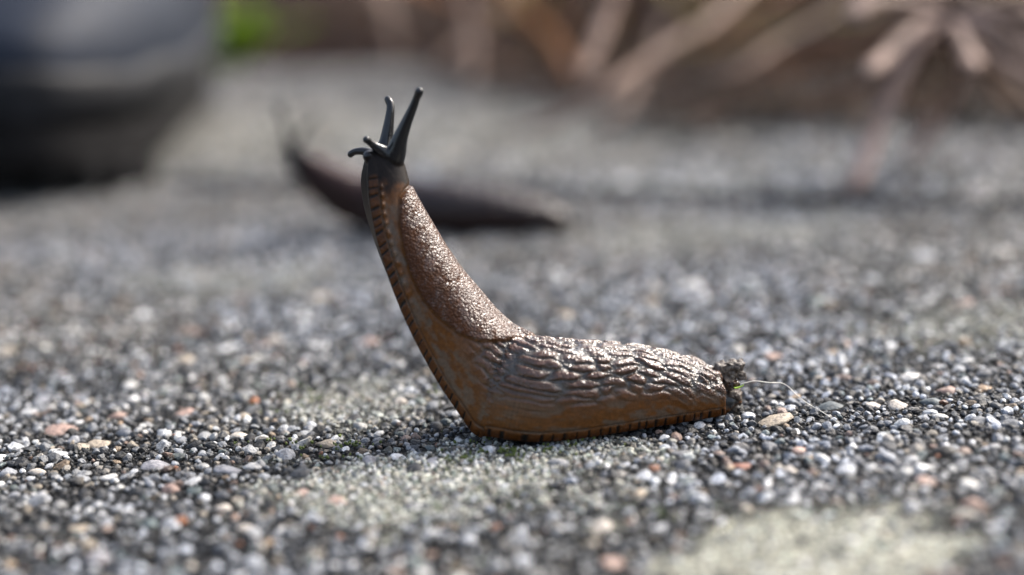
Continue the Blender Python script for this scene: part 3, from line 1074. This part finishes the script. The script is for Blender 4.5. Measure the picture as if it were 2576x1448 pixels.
FEEL = [([(985, 415, 28), (996, 385, 26), (1006, 350, 20), (1021, 312, 15), (1037, 275, 12), (1048, 247, 10), (1053, 236, 11.0), (1055, 231, 11.5)], yt - 0.0012, yt - 0.0042),
        ([(972, 410, 26), (970, 375, 22), (973, 348, 17), (978, 312, 13.5), (982, 280, 11), (982, 264, 10), (979, 256, 10.5), (976, 251, 10)], yt + 0.0008, yt + 0.0030),
        ([(978, 400, 22), (962, 381, 17), (946, 370, 12.5), (934, 361, 10), (926, 355, 9.2), (922, 352, 10.2)], yt - 0.0016, yt - 0.0036),
        ([(955, 402, 20), (935, 389, 14), (918, 382, 11), (902, 381, 9.5), (889, 384, 8.6), (882, 389, 9.0)], yt - 0.0006, yt + 0.0004),
        ([(948, 412, 22), (934, 400, 19), (928, 394, 16)], yt - 0.0014, yt - 0.0020)]
MANTLE = [(1020, 478), (1004, 500), (1001, 560), (1012, 630), (1032, 695), (1062, 757), (1102, 802), (1152, 842), (1200, 861), (1245, 863), (1282, 857), (1330, 850), (1420, 800), (1300, 640), (1100, 460), (1060, 440)]
PAL1 = {'flank': (0.205, 0.077, 0.014), 'grey': (0.185, 0.155, 0.122), 'ridge': (0.125, 0.037, 0.006), 'mantle': (0.10, 0.030, 0.0035), 'sole': (0.05, 0.032, 0.02), 'fringe': (0.13, 0.042, 0.006),
        'head': (0.016, 0.011, 0.009), 'feeler': (0.004, 0.0055, 0.009), 's_end': 46.0, 'beads': True}
PAL1 = {k: (tuple(np.array(v) * 0.52) if isinstance(v, tuple) else v) for k, v in PAL1.items()}
me, SLUGV, SLUGI = make_slug('slug', ST, FEEL, 0.165, MANTLE, MAT_SLUG, PAL1, 340)
slug = link('slug', me, MAT_SLUG)
tag(slug, 'wet brown slug rearing up with raised head and four black tentacles on the slab', 'slug', 'slugs on the paving')

# second slug, further back, darker
def ygr(px, py): return float(ground(px, py)[1])
YB2 = ygr(1150, 580) + 0.007
ST2 = [(1432, 572, 1426, 540, 2.8, 0, 0, None, 0.0008), (1400, 578, 1385, 512, 4.6, 0, 0, None, 0.0008), (1310, 583, 1300, 488, 6.0, 0, 0, None, 0.0008), (1200, 586, 1200, 470, 6.8, 0, 0, None, 0.0008),
       (1080, 586, 1085, 456, 7.0, 0, 0, None, 0.0008), (980, 584, 1000, 444, 6.8, 0, 0, None, 0.0008), (905, 572, 935, 440, 6.4, 0.5, 0, YB2, 0), (848, 545, 880, 422, 6.0, 0.2, 0, YB2, 0),
       (797, 500, 828, 402, 5.2, 0, 0, YB2, 0), (757, 457, 788, 386, 4.3, 0, 0, YB2, 0), (728, 418, 760, 372, 3.4, 0, 0, YB2, 0), (716, 396, 742, 362, 2.6, 0, 0, YB2, 0), (714, 380, 728, 360, 1.5, 0, 0, YB2, 0)]
FEEL2 = [([(735, 385, 16), (728, 355, 11), (716, 315, 8), (704, 275, 7), (700, 262, 8)], YB2 - 0.001, YB2 - 0.004),
         ([(738, 385, 16), (748, 355, 10), (768, 325, 7.5), (790, 300, 7), (798, 292, 8)], YB2 + 0.001, YB2 + 0.003),
         ([(730, 390, 13), (712, 385, 9), (700, 386, 7)], YB2 - 0.002, YB2 - 0.003)]
MANTLE2 = [(770, 360), (775, 400), (830, 450), (900, 490), (960, 500), (1000, 480), (1010, 430), (900, 380)]
PAL2 = {'flank': (0.030, 0.012, 0.010), 'grey': (0.032, 0.019, 0.019), 'ridge': (0.045, 0.018, 0.017), 'mantle': (0.06, 0.024, 0.022), 'sole': (0.03, 0.017, 0.014), 'fringe': (0.03, 0.01, 0.006),
        'head': (0.012, 0.011, 0.012), 'feeler': (0.010, 0.010, 0.012), 's_end': 50.0}
PAL2 = {k: (tuple(np.array(v) * 0.6) if isinstance(v, tuple) else v) for k, v in PAL2.items()}
me, _, _ = make_slug('slug', ST2, FEEL2, 0.36, MANTLE2, MAT_SLUG_DARK, PAL2, 200, detail=0.9, pxmm=9.0)
slug2 = link('slug', me, MAT_SLUG_DARK)
tag(slug2, 'dark reddish brown slug stretched along the slab behind the rearing one', 'slug', 'slugs on the paving')

# ------------------------------------------------------------------ what sticks to the slug's tail
def lump(name, parts, mat, parent=None, seed=1, voxel=0.14):
    """an irregular crumb: overlapping stones fused into one body; parts = (px,py,y_m,r_px)"""
    J = Join()
    for k, (px, py, y, r) in enumerate(parts):
        PV, PF = proto_stone(2, seed + k, 0.4)
        c = at_y(px, py, y)
        rr = r * ((c - CAM) @ fwd) / FPX
        J.add((PV * rr + c) * 1000, None, PF)
    V, F, E = remesh(J, voxel)
    V = laplace(V, E, 1)
    N = vnormals(V, F)
    V = V + N * (0.55 * (fbm(V[:, 0] * 2.2, V[:, 2] * 2.2 + V[:, 1], seed, 4) - 0.5))[:, None]
    return link(name, mesh_np(name, V / 1000, F), mat, parent)


ytail = float(ground(1830, 1040)[1]) + 0.003
clump = lump('dirt_clump', [(1822, 938, ytail - .001, 30), (1840, 926, ytail - .001, 25), (1857, 922, ytail - .001, 20), (1862, 945, ytail - .0005, 18), (1828, 965, ytail - .001, 30),
                            (1842, 990, ytail - .0015, 28), (1836, 1014, ytail - .001, 24), (1864, 912, ytail, 11), (1812, 920, ytail, 15), (1852, 1005, ytail - .001, 17)], MAT_DIRT, seed=300)
tag(clump, 'wet crumbly clump of brown and grey dirt stuck to the slug tail tip', 'dirt')
seed_o = lump('seed', [(1838, 968, ytail - .0036, 11), (1848, 966, ytail - .0036, 10), (1858, 967, ytail - .0034, 7)], MAT_SEED, seed=320, voxel=0.1)
tag(seed_o, 'glossy black seed stuck in the dirt clump on the tail', 'seed')


def leaf_bit():
    pts = [(1846, 976, 2.2), (1854, 976.5, 3.6), (1862, 974, 3.8), (1868, 971, 2.8), (1871, 968, 1.0)]
    path, rad = [], []
    for i, (px, py, r) in enumerate(pts):
        p = at_y(px, py, ytail - 0.0046)
        path.append(p); rad.append((r / 16100, r / 16100 * 0.6))
    V, Q, T = tube(catmull(np.array(path), np.linspace(0, 4, 20)), catmull(np.array(rad), np.linspace(0, 4, 20)).clip(2e-5), 10)
    return mesh_np('leaf_scrap', V, [Q, T])


tag(link('leaf_scrap', leaf_bit(), MAT_LEAFBIT), 'tiny bright green leaf scrap caught under the seed on the tail', 'leaf')


def fibre_mesh():
    pts = [(1862, 968, -.0046), (1878, 963, -.0046), (1900, 959, -.0045), (1935, 963, -.004), (1965, 964, -.003), (1985, 975, -.003), (2005, 995, -.004), (2035, 1018, -.006), (2060, 1032, -.008)]
    path = [at_y(px, py, ytail + y) for px, py, y in pts]
    for px, py in [(2085, 1048), (2105, 1062), (2122, 1074)]:
        g = ground(px, py, 0.0010); path.append(g)
    P = catmull(np.array(path), np.linspace(0, len(path) - 1, 90))
    P[:, 2] = np.maximum(P[:, 2], 0.0009)
    V, Q, T = tube(P, np.full(len(P), 0.000065), 8)
    return mesh_np('fibre', V, [Q, T])


tag(link('fibre', fibre_mesh(), MAT_FIBRE), 'thin white curved hair trailing from the slug tail onto the gravel', 'hair')

# ------------------------------------------------------------------ boot
def build_boot():
    toe = ground(10, 530)
    root = empty('boot', (toe[0], toe[1], 0.0))
    tag(root, 'black boot with rounded rubber toe standing on the slab beside the green weed', 'boot')
    root.rotation_euler = (0, 0, math.radians(3))
    # stations along the boot (y backwards from the toe): y, half width, sole bottom, sole top, upper top
    S = np.array([[0.000, 0.010, .016, .028, .043, .049], [0.004, 0.019, .012, .028, .044, .056], [0.012, 0.027, .007, .027, .044, .062], [0.025, 0.034, .003, .026, .044, .069], [0.045, 0.040, .0012, .025, .043, .076],
                  [0.07, 0.044, .0008, .024, .046, .083], [0.10, 0.046, .0008, .024, .044, .090], [0.14, 0.044, .0008, .025, .043, .104], [0.18, 0.041, .0008, .027, .043, .118], [0.22, 0.040, .0008, .029, .044, .125],
                  [0.26, 0.039, .0008, .030, .045, .125], [0.285, 0.033, .0008, .030, .045, .12], [0.296, 0.02, .003, .030, .045, .11]])
    t = np.linspace(0, len(S) - 1, 90)
    s = catmull(S, t)
    def loft(rings, name, mat, parent):
        rings = np.array(rings); m, n = rings.shape[:2]
        V = rings.reshape(-1, 3)
        i = np.arange(m - 1)[:, None] * n; j = np.arange(n)[None]
        Q = np.stack([i + j, i + (j + 1) % n, i + n + (j + 1) % n, i + n + j], -1).reshape(-1, 4)
        V = np.vstack([V, rings[0].mean(0)[None], rings[-1].mean(0)[None]])
        j = np.arange(n)
        T = np.vstack([np.stack([np.full(n, len(V) - 2), (j + 1) % n, j], 1), np.stack([np.full(n, len(V) - 1), (m - 1) * n + j, (m - 1) * n + (j + 1) % n], 1)])
        return link(name, mesh_np(name, V, [Q, T]), mat, parent)
    n = 36
    a = np.linspace(0, 2 * math.pi, n, endpoint=False)
    def se(v, k): return np.sign(v) * np.abs(v) ** k
    sole, rand, upper = [], [], []
    for y, w, zb, zt, zr, zu in s:
        y_ = np.full(n, y)
        zc, hz = (zb + zt) / 2, (zt - zb) / 2
        und = 1 - 0.22 * (1 - (np.sin(a) + 1) / 2)           # undercut towards the ground
        sole.append(np.stack([w * 0.92 * se(np.cos(a), .45) * und, y_, zc + hz * se(np.sin(a), .45)], 1))
        zc, hz = (zt + zr) / 2 - 0.001, (zr - zt) / 2 + 0.002
        rand.append(np.stack([w * 1.02 * se(np.cos(a), .55) * (1 + 0.05 * np.sin(a)), y_ - 0.0015, zc + hz * se(np.sin(a), .6)], 1))
        zc, hz = zr - 0.004, zu - zr + 0.004
        upper.append(np.stack([w * 0.97 * se(np.cos(a), .8), y_ + 0.002, zc + hz * np.where(np.sin(a) > 0, se(np.sin(a), .75), 0.2 * np.sin(a))], 1))
    so = loft(sole, 'sole', MAT_SOLE, root)
    loft(rand, 'rand', MAT_RUBBER, root)
    up_ = loft(upper, 'upper', MAT_LEATHER, root)
    # shaft
    rings = []
    for z, y, ry, rx in [(0.095, .225, .062, .038), (0.13, .225, .060, .041), (0.17, .228, .056, .046), (0.21, .232, .058, .05), (0.245, .236, .06, .052), (0.25, .236, .057, .049), (0.24, .236, .054, .046)]:
        rings.append(np.stack([rx * np.cos(a), y + ry * np.sin(a), np.full(n, z)], 1))
    loft(rings, 'shaft', MAT_LEATHER, root)
    # cleats round the toe of the sole
    for k in range(9):
        th = math.radians(-80 + 20 * k)
        cx, cy = 0.036 * math.sin(th), 0.048 - 0.036 * math.cos(th)
        zb = float(np.interp(cy, S[:, 0], S[:, 2]))
        bm = bmesh.new()
        bmesh.ops.create_cube(bm, size=1.0)
        for v in bm.verts:
            v.co = Vector((v.co.x * .008, v.co.y * .011, v.co.z * .008))
        bmesh.ops.bevel(bm, geom=bm.edges[:], offset=0.0012, segments=1, affect='EDGES')
        me = bpy.data.meshes.new('cleat'); bm.to_mesh(me); bm.free()
        o = link('cleat', me, MAT_SOLE, so, (cx, cy, max(zb + 0.003, 0.0044)))
        o.rotation_euler = (0, 0, th)
    # laces over the instep
    for k in range(4):
        y = 0.115 + 0.02 * k
        zt = float(np.interp(y, S[:, 0], S[:, 5]))
        P = np.array([[x, y + 0.006 * x / 0.02, zt - 0.25 * x * x / 0.04 + 0.002] for x in np.linspace(-0.022, 0.022, 12)])
        V, Q, T = tube(P, np.full(12, 0.0018), 8)
        link('lace', mesh_np('lace', V, [Q, T]), MAT_RUBBER, up_)


build_boot()

# ------------------------------------------------------------------ plants behind
STRAW = np.array([[0.28, 0.19, 0.145], [0.22, 0.14, 0.10], [0.34, 0.25, 0.19], [0.16, 0.09, 0.06], [0.26, 0.16, 0.07], [0.20, 0.16, 0.06], [0.12, 0.06, 0.045]]) * 0.62


def stalk(path_px, col, nodes=True, r=(0.0022, 0.0012), sides=8, flat=0.55, root=False):
    """path_px: list of (px, py, y)"""
    P = np.array([at_y(px, py, y) for px, py, y in path_px])
    if root and P[0][1] < ye + 0.02:              # carry the stalk back to its root in the soil
        e_ = P[0] - P[1]; e_ /= np.linalg.norm(e_)
        a_ = P[0] + e_ * 0.05; a_[2] = max(a_[2], P[0][2] + 0.012)
        rt = np.array([a_[0] + 0.04 + 0.25 * (hsh(np.array([int(abs(P[0][0]) * 1e5)]), np.array([3]))[0] - 0.4), ye + 0.04, -0.014])
        b_ = a_ + (rt - a_) * 0.5; b_[2] = a_[2] * 0.75 + 0.012
        P = np.vstack([[rt], [b_], [a_], P])
    t = np.linspace(0, len(P) - 1, 14 * (len(P) - 1))
    P = catmull(P, t)
    P[:, 2] = np.maximum(P[:, 2], r[1] * 0.7 + 0.0008 - np.where(uv_of(P[:, 0], P[:, 1])[1] > EDGE, 0.02, 0))
    k = np.linspace(0, 1, len(P))
    rr = r[0] + (r[1] - r[0]) * k
    rr = rr * (1 + 0.25 * (np.abs((k * 4) % 1 - 0.5) > 0.46)) * np.clip((1 - k) * 14, 0.15, 1)
    V, Q, T = tube(P, np.stack([rr, rr * flat], 1), sides)
    c = np.asarray(col) * (0.75 + 0.5 * np.repeat(vnoise(k * 7, k * 0, 3), sides))[:, None]
    c = np.vstack([c, [col], [col]])
    return mesh_np('dry_stalk', V, [Q, T], True, c)


ye = float(xy_of(0, EDGE)[1])
GS = 'dry stalks leaning over the paving'
L1 = 'pale pinkish dry stalk leaning from the brown grass onto the slab'
ys = {p: float(ground(*p)[1]) for p in [(1240, 345), (1430, 300), (1300, 330), (1180, 345), (1120, 350)]}
ORA, OLI, PINK = np.array([0.20, 0.085, 0.03]), np.array([0.15, 0.12, 0.035]), np.array([0.26, 0.185, 0.15])
STK = [([(1562, -60, 0.31), (1532, 30, 0.30), (1492, 130, 0.29), (1458, 200, 0.28)], PINK * 1.1, (0.0026, 0.0030), 'broad pale pink dry blade hanging from the grass with a blunt lower end', None),
       ([(1905, -60, 0.42), (1790, 55, 0.37), (1700, 105, 0.35), (1590, 180, 0.33), (1500, 245, 0.32), (1400, 300, 0.33), (1250, 345, ys[(1240, 345)] - .01)], PINK * 1.0, (0.0036, 0.0024), 'long pale curved dry stalk bending down from the grass to the slab', None),
       ([(1660, 70, 0.38), (1610, 200, 0.36), (1560, 290, 0.34), (1480, 340, 0.33)], PINK * 0.7, (0.0024, 0.0016), 'short dull stalk lying against the long curved pale stalk', None),
       ([(1150, -50, 0.62), (1180, 60, 0.58), (1190, 160, 0.55), (1180, 215, 0.53)], PINK * 0.9, (0.0045, 0.003), 'thick pinkish stalk crossing other stalks above the dark soil strip', None),
       ([(900, -60, ye + .03), (1000, 20, 0.66), (1150, 110, 0.62), (1290, 180, 0.58), (1420, 225, 0.55)], PINK * 0.7, (0.0038, 0.002), 'long brown stalk sloping from the soil strip down onto the slab', None),
       ([(1300, -60, 0.66), (1240, 40, 0.62), (1160, 110, 0.6), (1090, 180, 0.58)], PINK * 0.75, (0.004, 0.0025), 'pinkish stalk crossing the thick one above the dark soil strip', None),
       ([(960, -50, 0.68), (980, 60, 0.64), (1000, 150, 0.62)], PINK * 0.6, (0.0036, 0.003), 'short dull stalk standing at the dark soil strip near the green weed', None),
       ([(1000, -60, 0.7), (1150, 10, 0.64), (1280, 30, 0.62), (1400, 90, 0.6)], ORA, (0.0045, 0.003), 'orange brown stalk arching low over the dark soil strip', None),
       ([(1240, -60, 0.6), (1330, 40, 0.56), (1400, 120, 0.54), (1440, 200, 0.5)], ORA * 0.9, (0.004, 0.003), 'rusty brown dry leaf drooping beside the broad pale blade', None),
       ([(1330, -70, 0.6), (1300, 0, 0.58), (1250, 60, 0.56)], OLI * 1.1, (0.004, 0.003), 'olive green dying leaf among the brown stalks', None),
       ([(2080, 40, 0.40), (1960, 110, 0.37), (1850, 180, 0.35), (1760, 205, 0.36)], PINK * 0.8, (0.0022, 0.0018), 'thin stalk reaching out sideways from the dried tuft', None),
       ([(2300, 90, 0.36), (2080, 150, 0.37), (1900, 190, 0.38), (1780, 240, 0.40)], ORA * 0.6, (0.0026, 0.0016), 'dark brown stalk lying low beside the dried tuft', None),
       ([(2300, 40, 0.45), (2050, 60, 0.45), (1850, 110, 0.46), (1650, 130, 0.48)], OLI, (0.003, 0.002), 'olive brown stalk lying crosswise under the long pale stalk', None),
       ([(1760, -40, 0.55), (1860, 60, 0.48), (1950, 150, 0.44), (2010, 250, 0.42)], ORA * 0.5, (0.003, 0.002), 'dark rusty stalk crossing the olive brown one', None),
       ([(1640, -60, 0.5), (1700, 10, 0.47), (1800, 30, 0.46), (1960, 20, 0.46)], OLI * 1.3, (0.003, 0.002), 'yellowish olive blade arching over the darker stalks', None),
       ([(2060, -60, 0.5), (1950, 0, 0.48), (1850, 70, 0.47), (1740, 160, 0.46)], ORA * 0.9, (0.0032, 0.002), 'rusty straight stalk crossing the yellowish olive blade', None)]
for pts, col, r, lab, grp in STK:
    o = link('dry_stalk', stalk(pts, col, r=r, root=True), MAT_STRAW)
    tag(o, lab, 'stalk', grp)

# dried tuft at the right: spokes radiating from a dark heart
def tuft():
    hy = 0.215
    heart = at_y(2385, 35, hy)
    root = empty('dried_tuft', (float(heart[0]), float(heart[1]), 0.0))
    tag(root, 'dried brown plant tuft with pinkish stems radiating from a dark heart onto the slab', 'dried plant')
    inv = np.array([heart[0], heart[1], 0.0])
    spokes = [([(2375, 45), (2310, 110), (2235, 260), (2180, 400), (2145, 492)], -.07, STRAW[2] * np.array([1.1, .95, .9]), .0021), ([(2395, 60), (2415, 160), (2370, 280), (2290, 400)], -.06, STRAW[2], .0021),
              ([(2370, 40), (2290, 80), (2220, 150), (2185, 185)], -.10, STRAW[2] * 1.25, .0022), ([(2380, 30), (2270, 10), (2190, 10), (2138, 50)], -.06, STRAW[2] * 1.25, .0023),
              ([(2390, 50), (2415, 95), (2440, 150), (2450, 175)], -.10, STRAW[2] * 1.25, .0022), ([(2400, 45), (2470, 95), (2530, 165), (2600, 200)], -.05, STRAW[2] * np.array([1.15, .9, .85]), .0019),
              ([(2400, 35), (2490, 60), (2570, 115), (2640, 150)], -.04, STRAW[2], .002), ([(2400, 30), (2500, 30), (2580, 40), (2660, 70)], -.02, STRAW[0], .002),
              ([(2395, 25), (2450, -20), (2540, -50), (2620, -60)], 0, STRAW[2], .002), ([(2380, 20), (2350, -40), (2300, -90)], .02, STRAW[0], .002),
              ([(2385, 15), (2400, -40), (2430, -100)], .02, STRAW[0], .002), ([(2370, 30), (2250, 60), (2120, 100), (2000, 150)], .03, STRAW[3], .0016),
              ([(2375, 40), (2300, 140), (2200, 210), (2100, 250)], .03, STRAW[3], .0016), ([(2392, 55), (2400, 150), (2380, 220), (2350, 300)], .02, STRAW[1], .0016),
              ([(2395, 50), (2450, 140), (2500, 230), (2560, 290)], .03, STRAW[1], .0016), ([(2380, 45), (2330, 170), (2300, 260), (2290, 330)], .03, STRAW[3], .0015),
              ([(2372, 34), (2310, 30), (2230, 60), (2170, 110)], .0, STRAW[1], .0016), ([(2400, 45), (2480, 150), (2580, 250), (2640, 300)], .03, STRAW[0], .0017)]
    spokes = [(p_, d_, np.array([0.40, 0.29, 0.25]) if i_ < 2 else (np.array([0.29, 0.215, 0.185]) if i_ < 8 else c_ * 1.2), r_ * (1.25 if i_ < 8 else 1.0)) for i_, (p_, d_, c_, r_) in enumerate(spokes)]  # first two stems painted paler to offset shade on their near side
    rs = np.random.default_rng(77)
    for k in range(16):
        an = rs.uniform(0, 2 * math.pi); L = rs.uniform(110, 260)
        spokes.append(([(2385, 35), (2385 + 0.45 * L * math.cos(an), 35 + 0.35 * L * math.sin(an)), (2385 + L * math.cos(an), 35 + L * math.sin(an) * 0.9 + 20)], rs.uniform(-.03, .05), STRAW[rs.choice([0, 1, 1, 3])] * rs.uniform(0.5, 1.0), .0013))
    for pts, dy, col, r in spokes:
        n = len(pts)
        if pts[-1][1] > 380: dy = float(ground(pts[-1][0], pts[-1][1], 0.0015)[1]) - hy
        elif dy < 0: dy *= 0.35
        path = [(px, py, hy + dy * k / (n - 1)) for k, (px, py) in enumerate(pts)]
        me = stalk(path, np.asarray(col), r=(r * 0.8, r * 1.0), flat=0.8)
        me.name = 'stem'
        o = link('stem', me, MAT_STRAW, root)
        o.location = tuple(-inv)
    # heart
    V = np.vstack([P2[0][0] * np.array([.0045, .0045, .004]) + heart - inv])
    o = link('heart', mesh_np('heart', V, P2[0][1], True, np.tile([[0.02, 0.012, 0.010]], (len(V), 1))), MAT_STRAW, root)
    # main stalk that carries it, rooted in the soil behind
    P = np.array([heart, heart + np.array([.01, .10, .01]), heart + np.array([.03, .28, .015]), [heart[0] + .05, ye + .05, -.012]]) - inv
    P = catmull(P, np.linspace(0, 3, 40))
    V, Q, T = tube(P, np.full(40, .0022), 8)
    link('main_stalk', mesh_np('main_stalk', V, [Q, T], True, np.tile([STRAW[1]], (len(V), 1))), MAT_STRAW, root)


tuft()


def blades(n, region, hgt, width, cols, seed, lean=1.0):
    r = np.random.default_rng(seed)
    J = Join()
    seg = 7
    for i in range(n):
        u = r.uniform(region[0], region[1]); v = r.uniform(region[2], region[3])
        x, y = xy_of(u, v)
        h = r.uniform(*hgt)
        az = r.uniform(0, 6.28)
        d = np.array([math.cos(az), math.sin(az) * 0.9 - 0.25])
        k = np.linspace(0, 1, seg)
        ln = lean * r.uniform(0.3, 1.6)
        P = np.stack([x + d[0] * h * ln * k ** 1.6, y + d[1] * h * ln * k ** 1.6, -0.02 + h * (k * 1.25 - 0.75 * k ** 2.2 * min(ln, 1.4))], 1)
        pu, pv = uv_of(P[:, 0], P[:, 1])
        floor = np.where(pv < EDGE, 0.004, -0.022)
        P[:, 2] = np.maximum(P[:, 2], floor)
        w = r.uniform(*width) * np.sin(np.clip(k * 0.85 + 0.15, 0, 1) * math.pi) ** 0.6
        w = np.maximum(w, 0.0003)
        V, Q, T = tube(P, np.stack([w, w * 0.25], 1), 4)
        c = cols[r.integers(len(cols))] * r.uniform(0.6, 1.3)
        J.add(V, Q, T, c)
    return J


J = blades(2300, (-0.75, 0.9, EDGE + 0.15, EDGE + 1.0), (0.03, 0.13), (0.001, 0.0036), STRAW * np.array([0.42, 0.33, 0.26]), 11)
tag(link('dead_grass', J.mesh('dead_grass'), MAT_STRAW), 'matted brown dead grass along the far edge of the paving', 'dead grass', kind='stuff')
J = blades(420, (0.02, 0.62, EDGE - 0.02, EDGE + 0.12), (0.08, 0.2), (0.0012, 0.003), STRAW * np.array([0.55, 0.42, 0.32]), 12, 1.5)
tag(link('dead_grass', J.mesh('dead_grass'), MAT_STRAW), 'longer brown straw spilling from the soil over the paving edge', 'dead grass', kind='stuff')


def litter():
    r = np.random.default_rng(21)
    J = Join()
    n = 0
    while n < 620:
        px, py = r.uniform(1100, 2750), 150 + 230 * r.random() ** 1.4
        lim = np.interp(px, [1100, 1300, 1700, 2100, 2750], [215, 260, 350, 320, 330])
        if py > lim: continue
        g = ground(px, py)
        if uv_of(g[0], g[1])[1] > EDGE + 0.05: continue
        az = r.normal(0.2, 0.7); L = r.uniform(0.02, 0.09)
        k = np.linspace(-0.5, 0.5, 6)
        z0 = r.uniform(0.002, 0.016)
        P = np.stack([g[0] + L * k * math.cos(az), g[1] + L * k * math.sin(az), 0.002 + z0 * (0.5 + k * r.uniform(-1, 1)) + r.uniform(0, .01) * (0.25 - k * k)], 1)
        w = r.uniform(0.0007, 0.0019) * (1 - 1.5 * k * k)
        V, Q, T = tube(P, np.stack([w, w * 0.4], 1), 4)
        J.add(V, Q, T, STRAW[r.integers(7)] * np.array([1, .8, .7]) * r.uniform(0.15, 0.6))
        n += 1
    return J.mesh('straw_litter')


tag(link('straw_litter', litter(), MAT_STRAW), 'broken brown straw bits strewn over the far slab under the stalks', 'straw', kind='stuff')


# green weed beside the boot
def weed():
    b = ground(552, 176)
    base = np.array([b[0], b[1] + 0.01, -0.012])
    root = empty('green_weed', tuple(base))
    tag(root, 'bright green leafy weed growing at the slab edge next to the boot', 'weed')
    r = np.random.default_rng(5)
    for i in range(30):
        az = r.uniform(-2.9, 0.2) if i < 9 else r.uniform(0, 6.28)
        L = r.uniform(0.05, 0.10)
        k = np.linspace(0, 1, 12)
        el = r.uniform(0.75, 1.4)
        P = np.stack([math.cos(az) * L * k * math.cos(el), math.sin(az) * L * 0.6 * k * math.cos(el), L * (k * math.sin(el) * 1.2 - 0.45 * k ** 2)], 1)
        P[:, 2] = np.maximum(P[:, 2], 0.004)
        w = 0.013 * np.sin(np.clip(k * 0.96 + 0.03, 0, 1) * math.pi) ** 0.8 + 0.0008
        V, Q, T = tube(P, np.stack([w, np.full_like(w, 0.0006)], 1), 8)
        c = np.array([0.20, 0.34, 0.008]) * r.uniform(0.75, 1.3)
        link('leaf', mesh_np('leaf', V, [Q, T], True, np.tile([c], (len(V), 1))), MAT_GREEN, root)


weed()
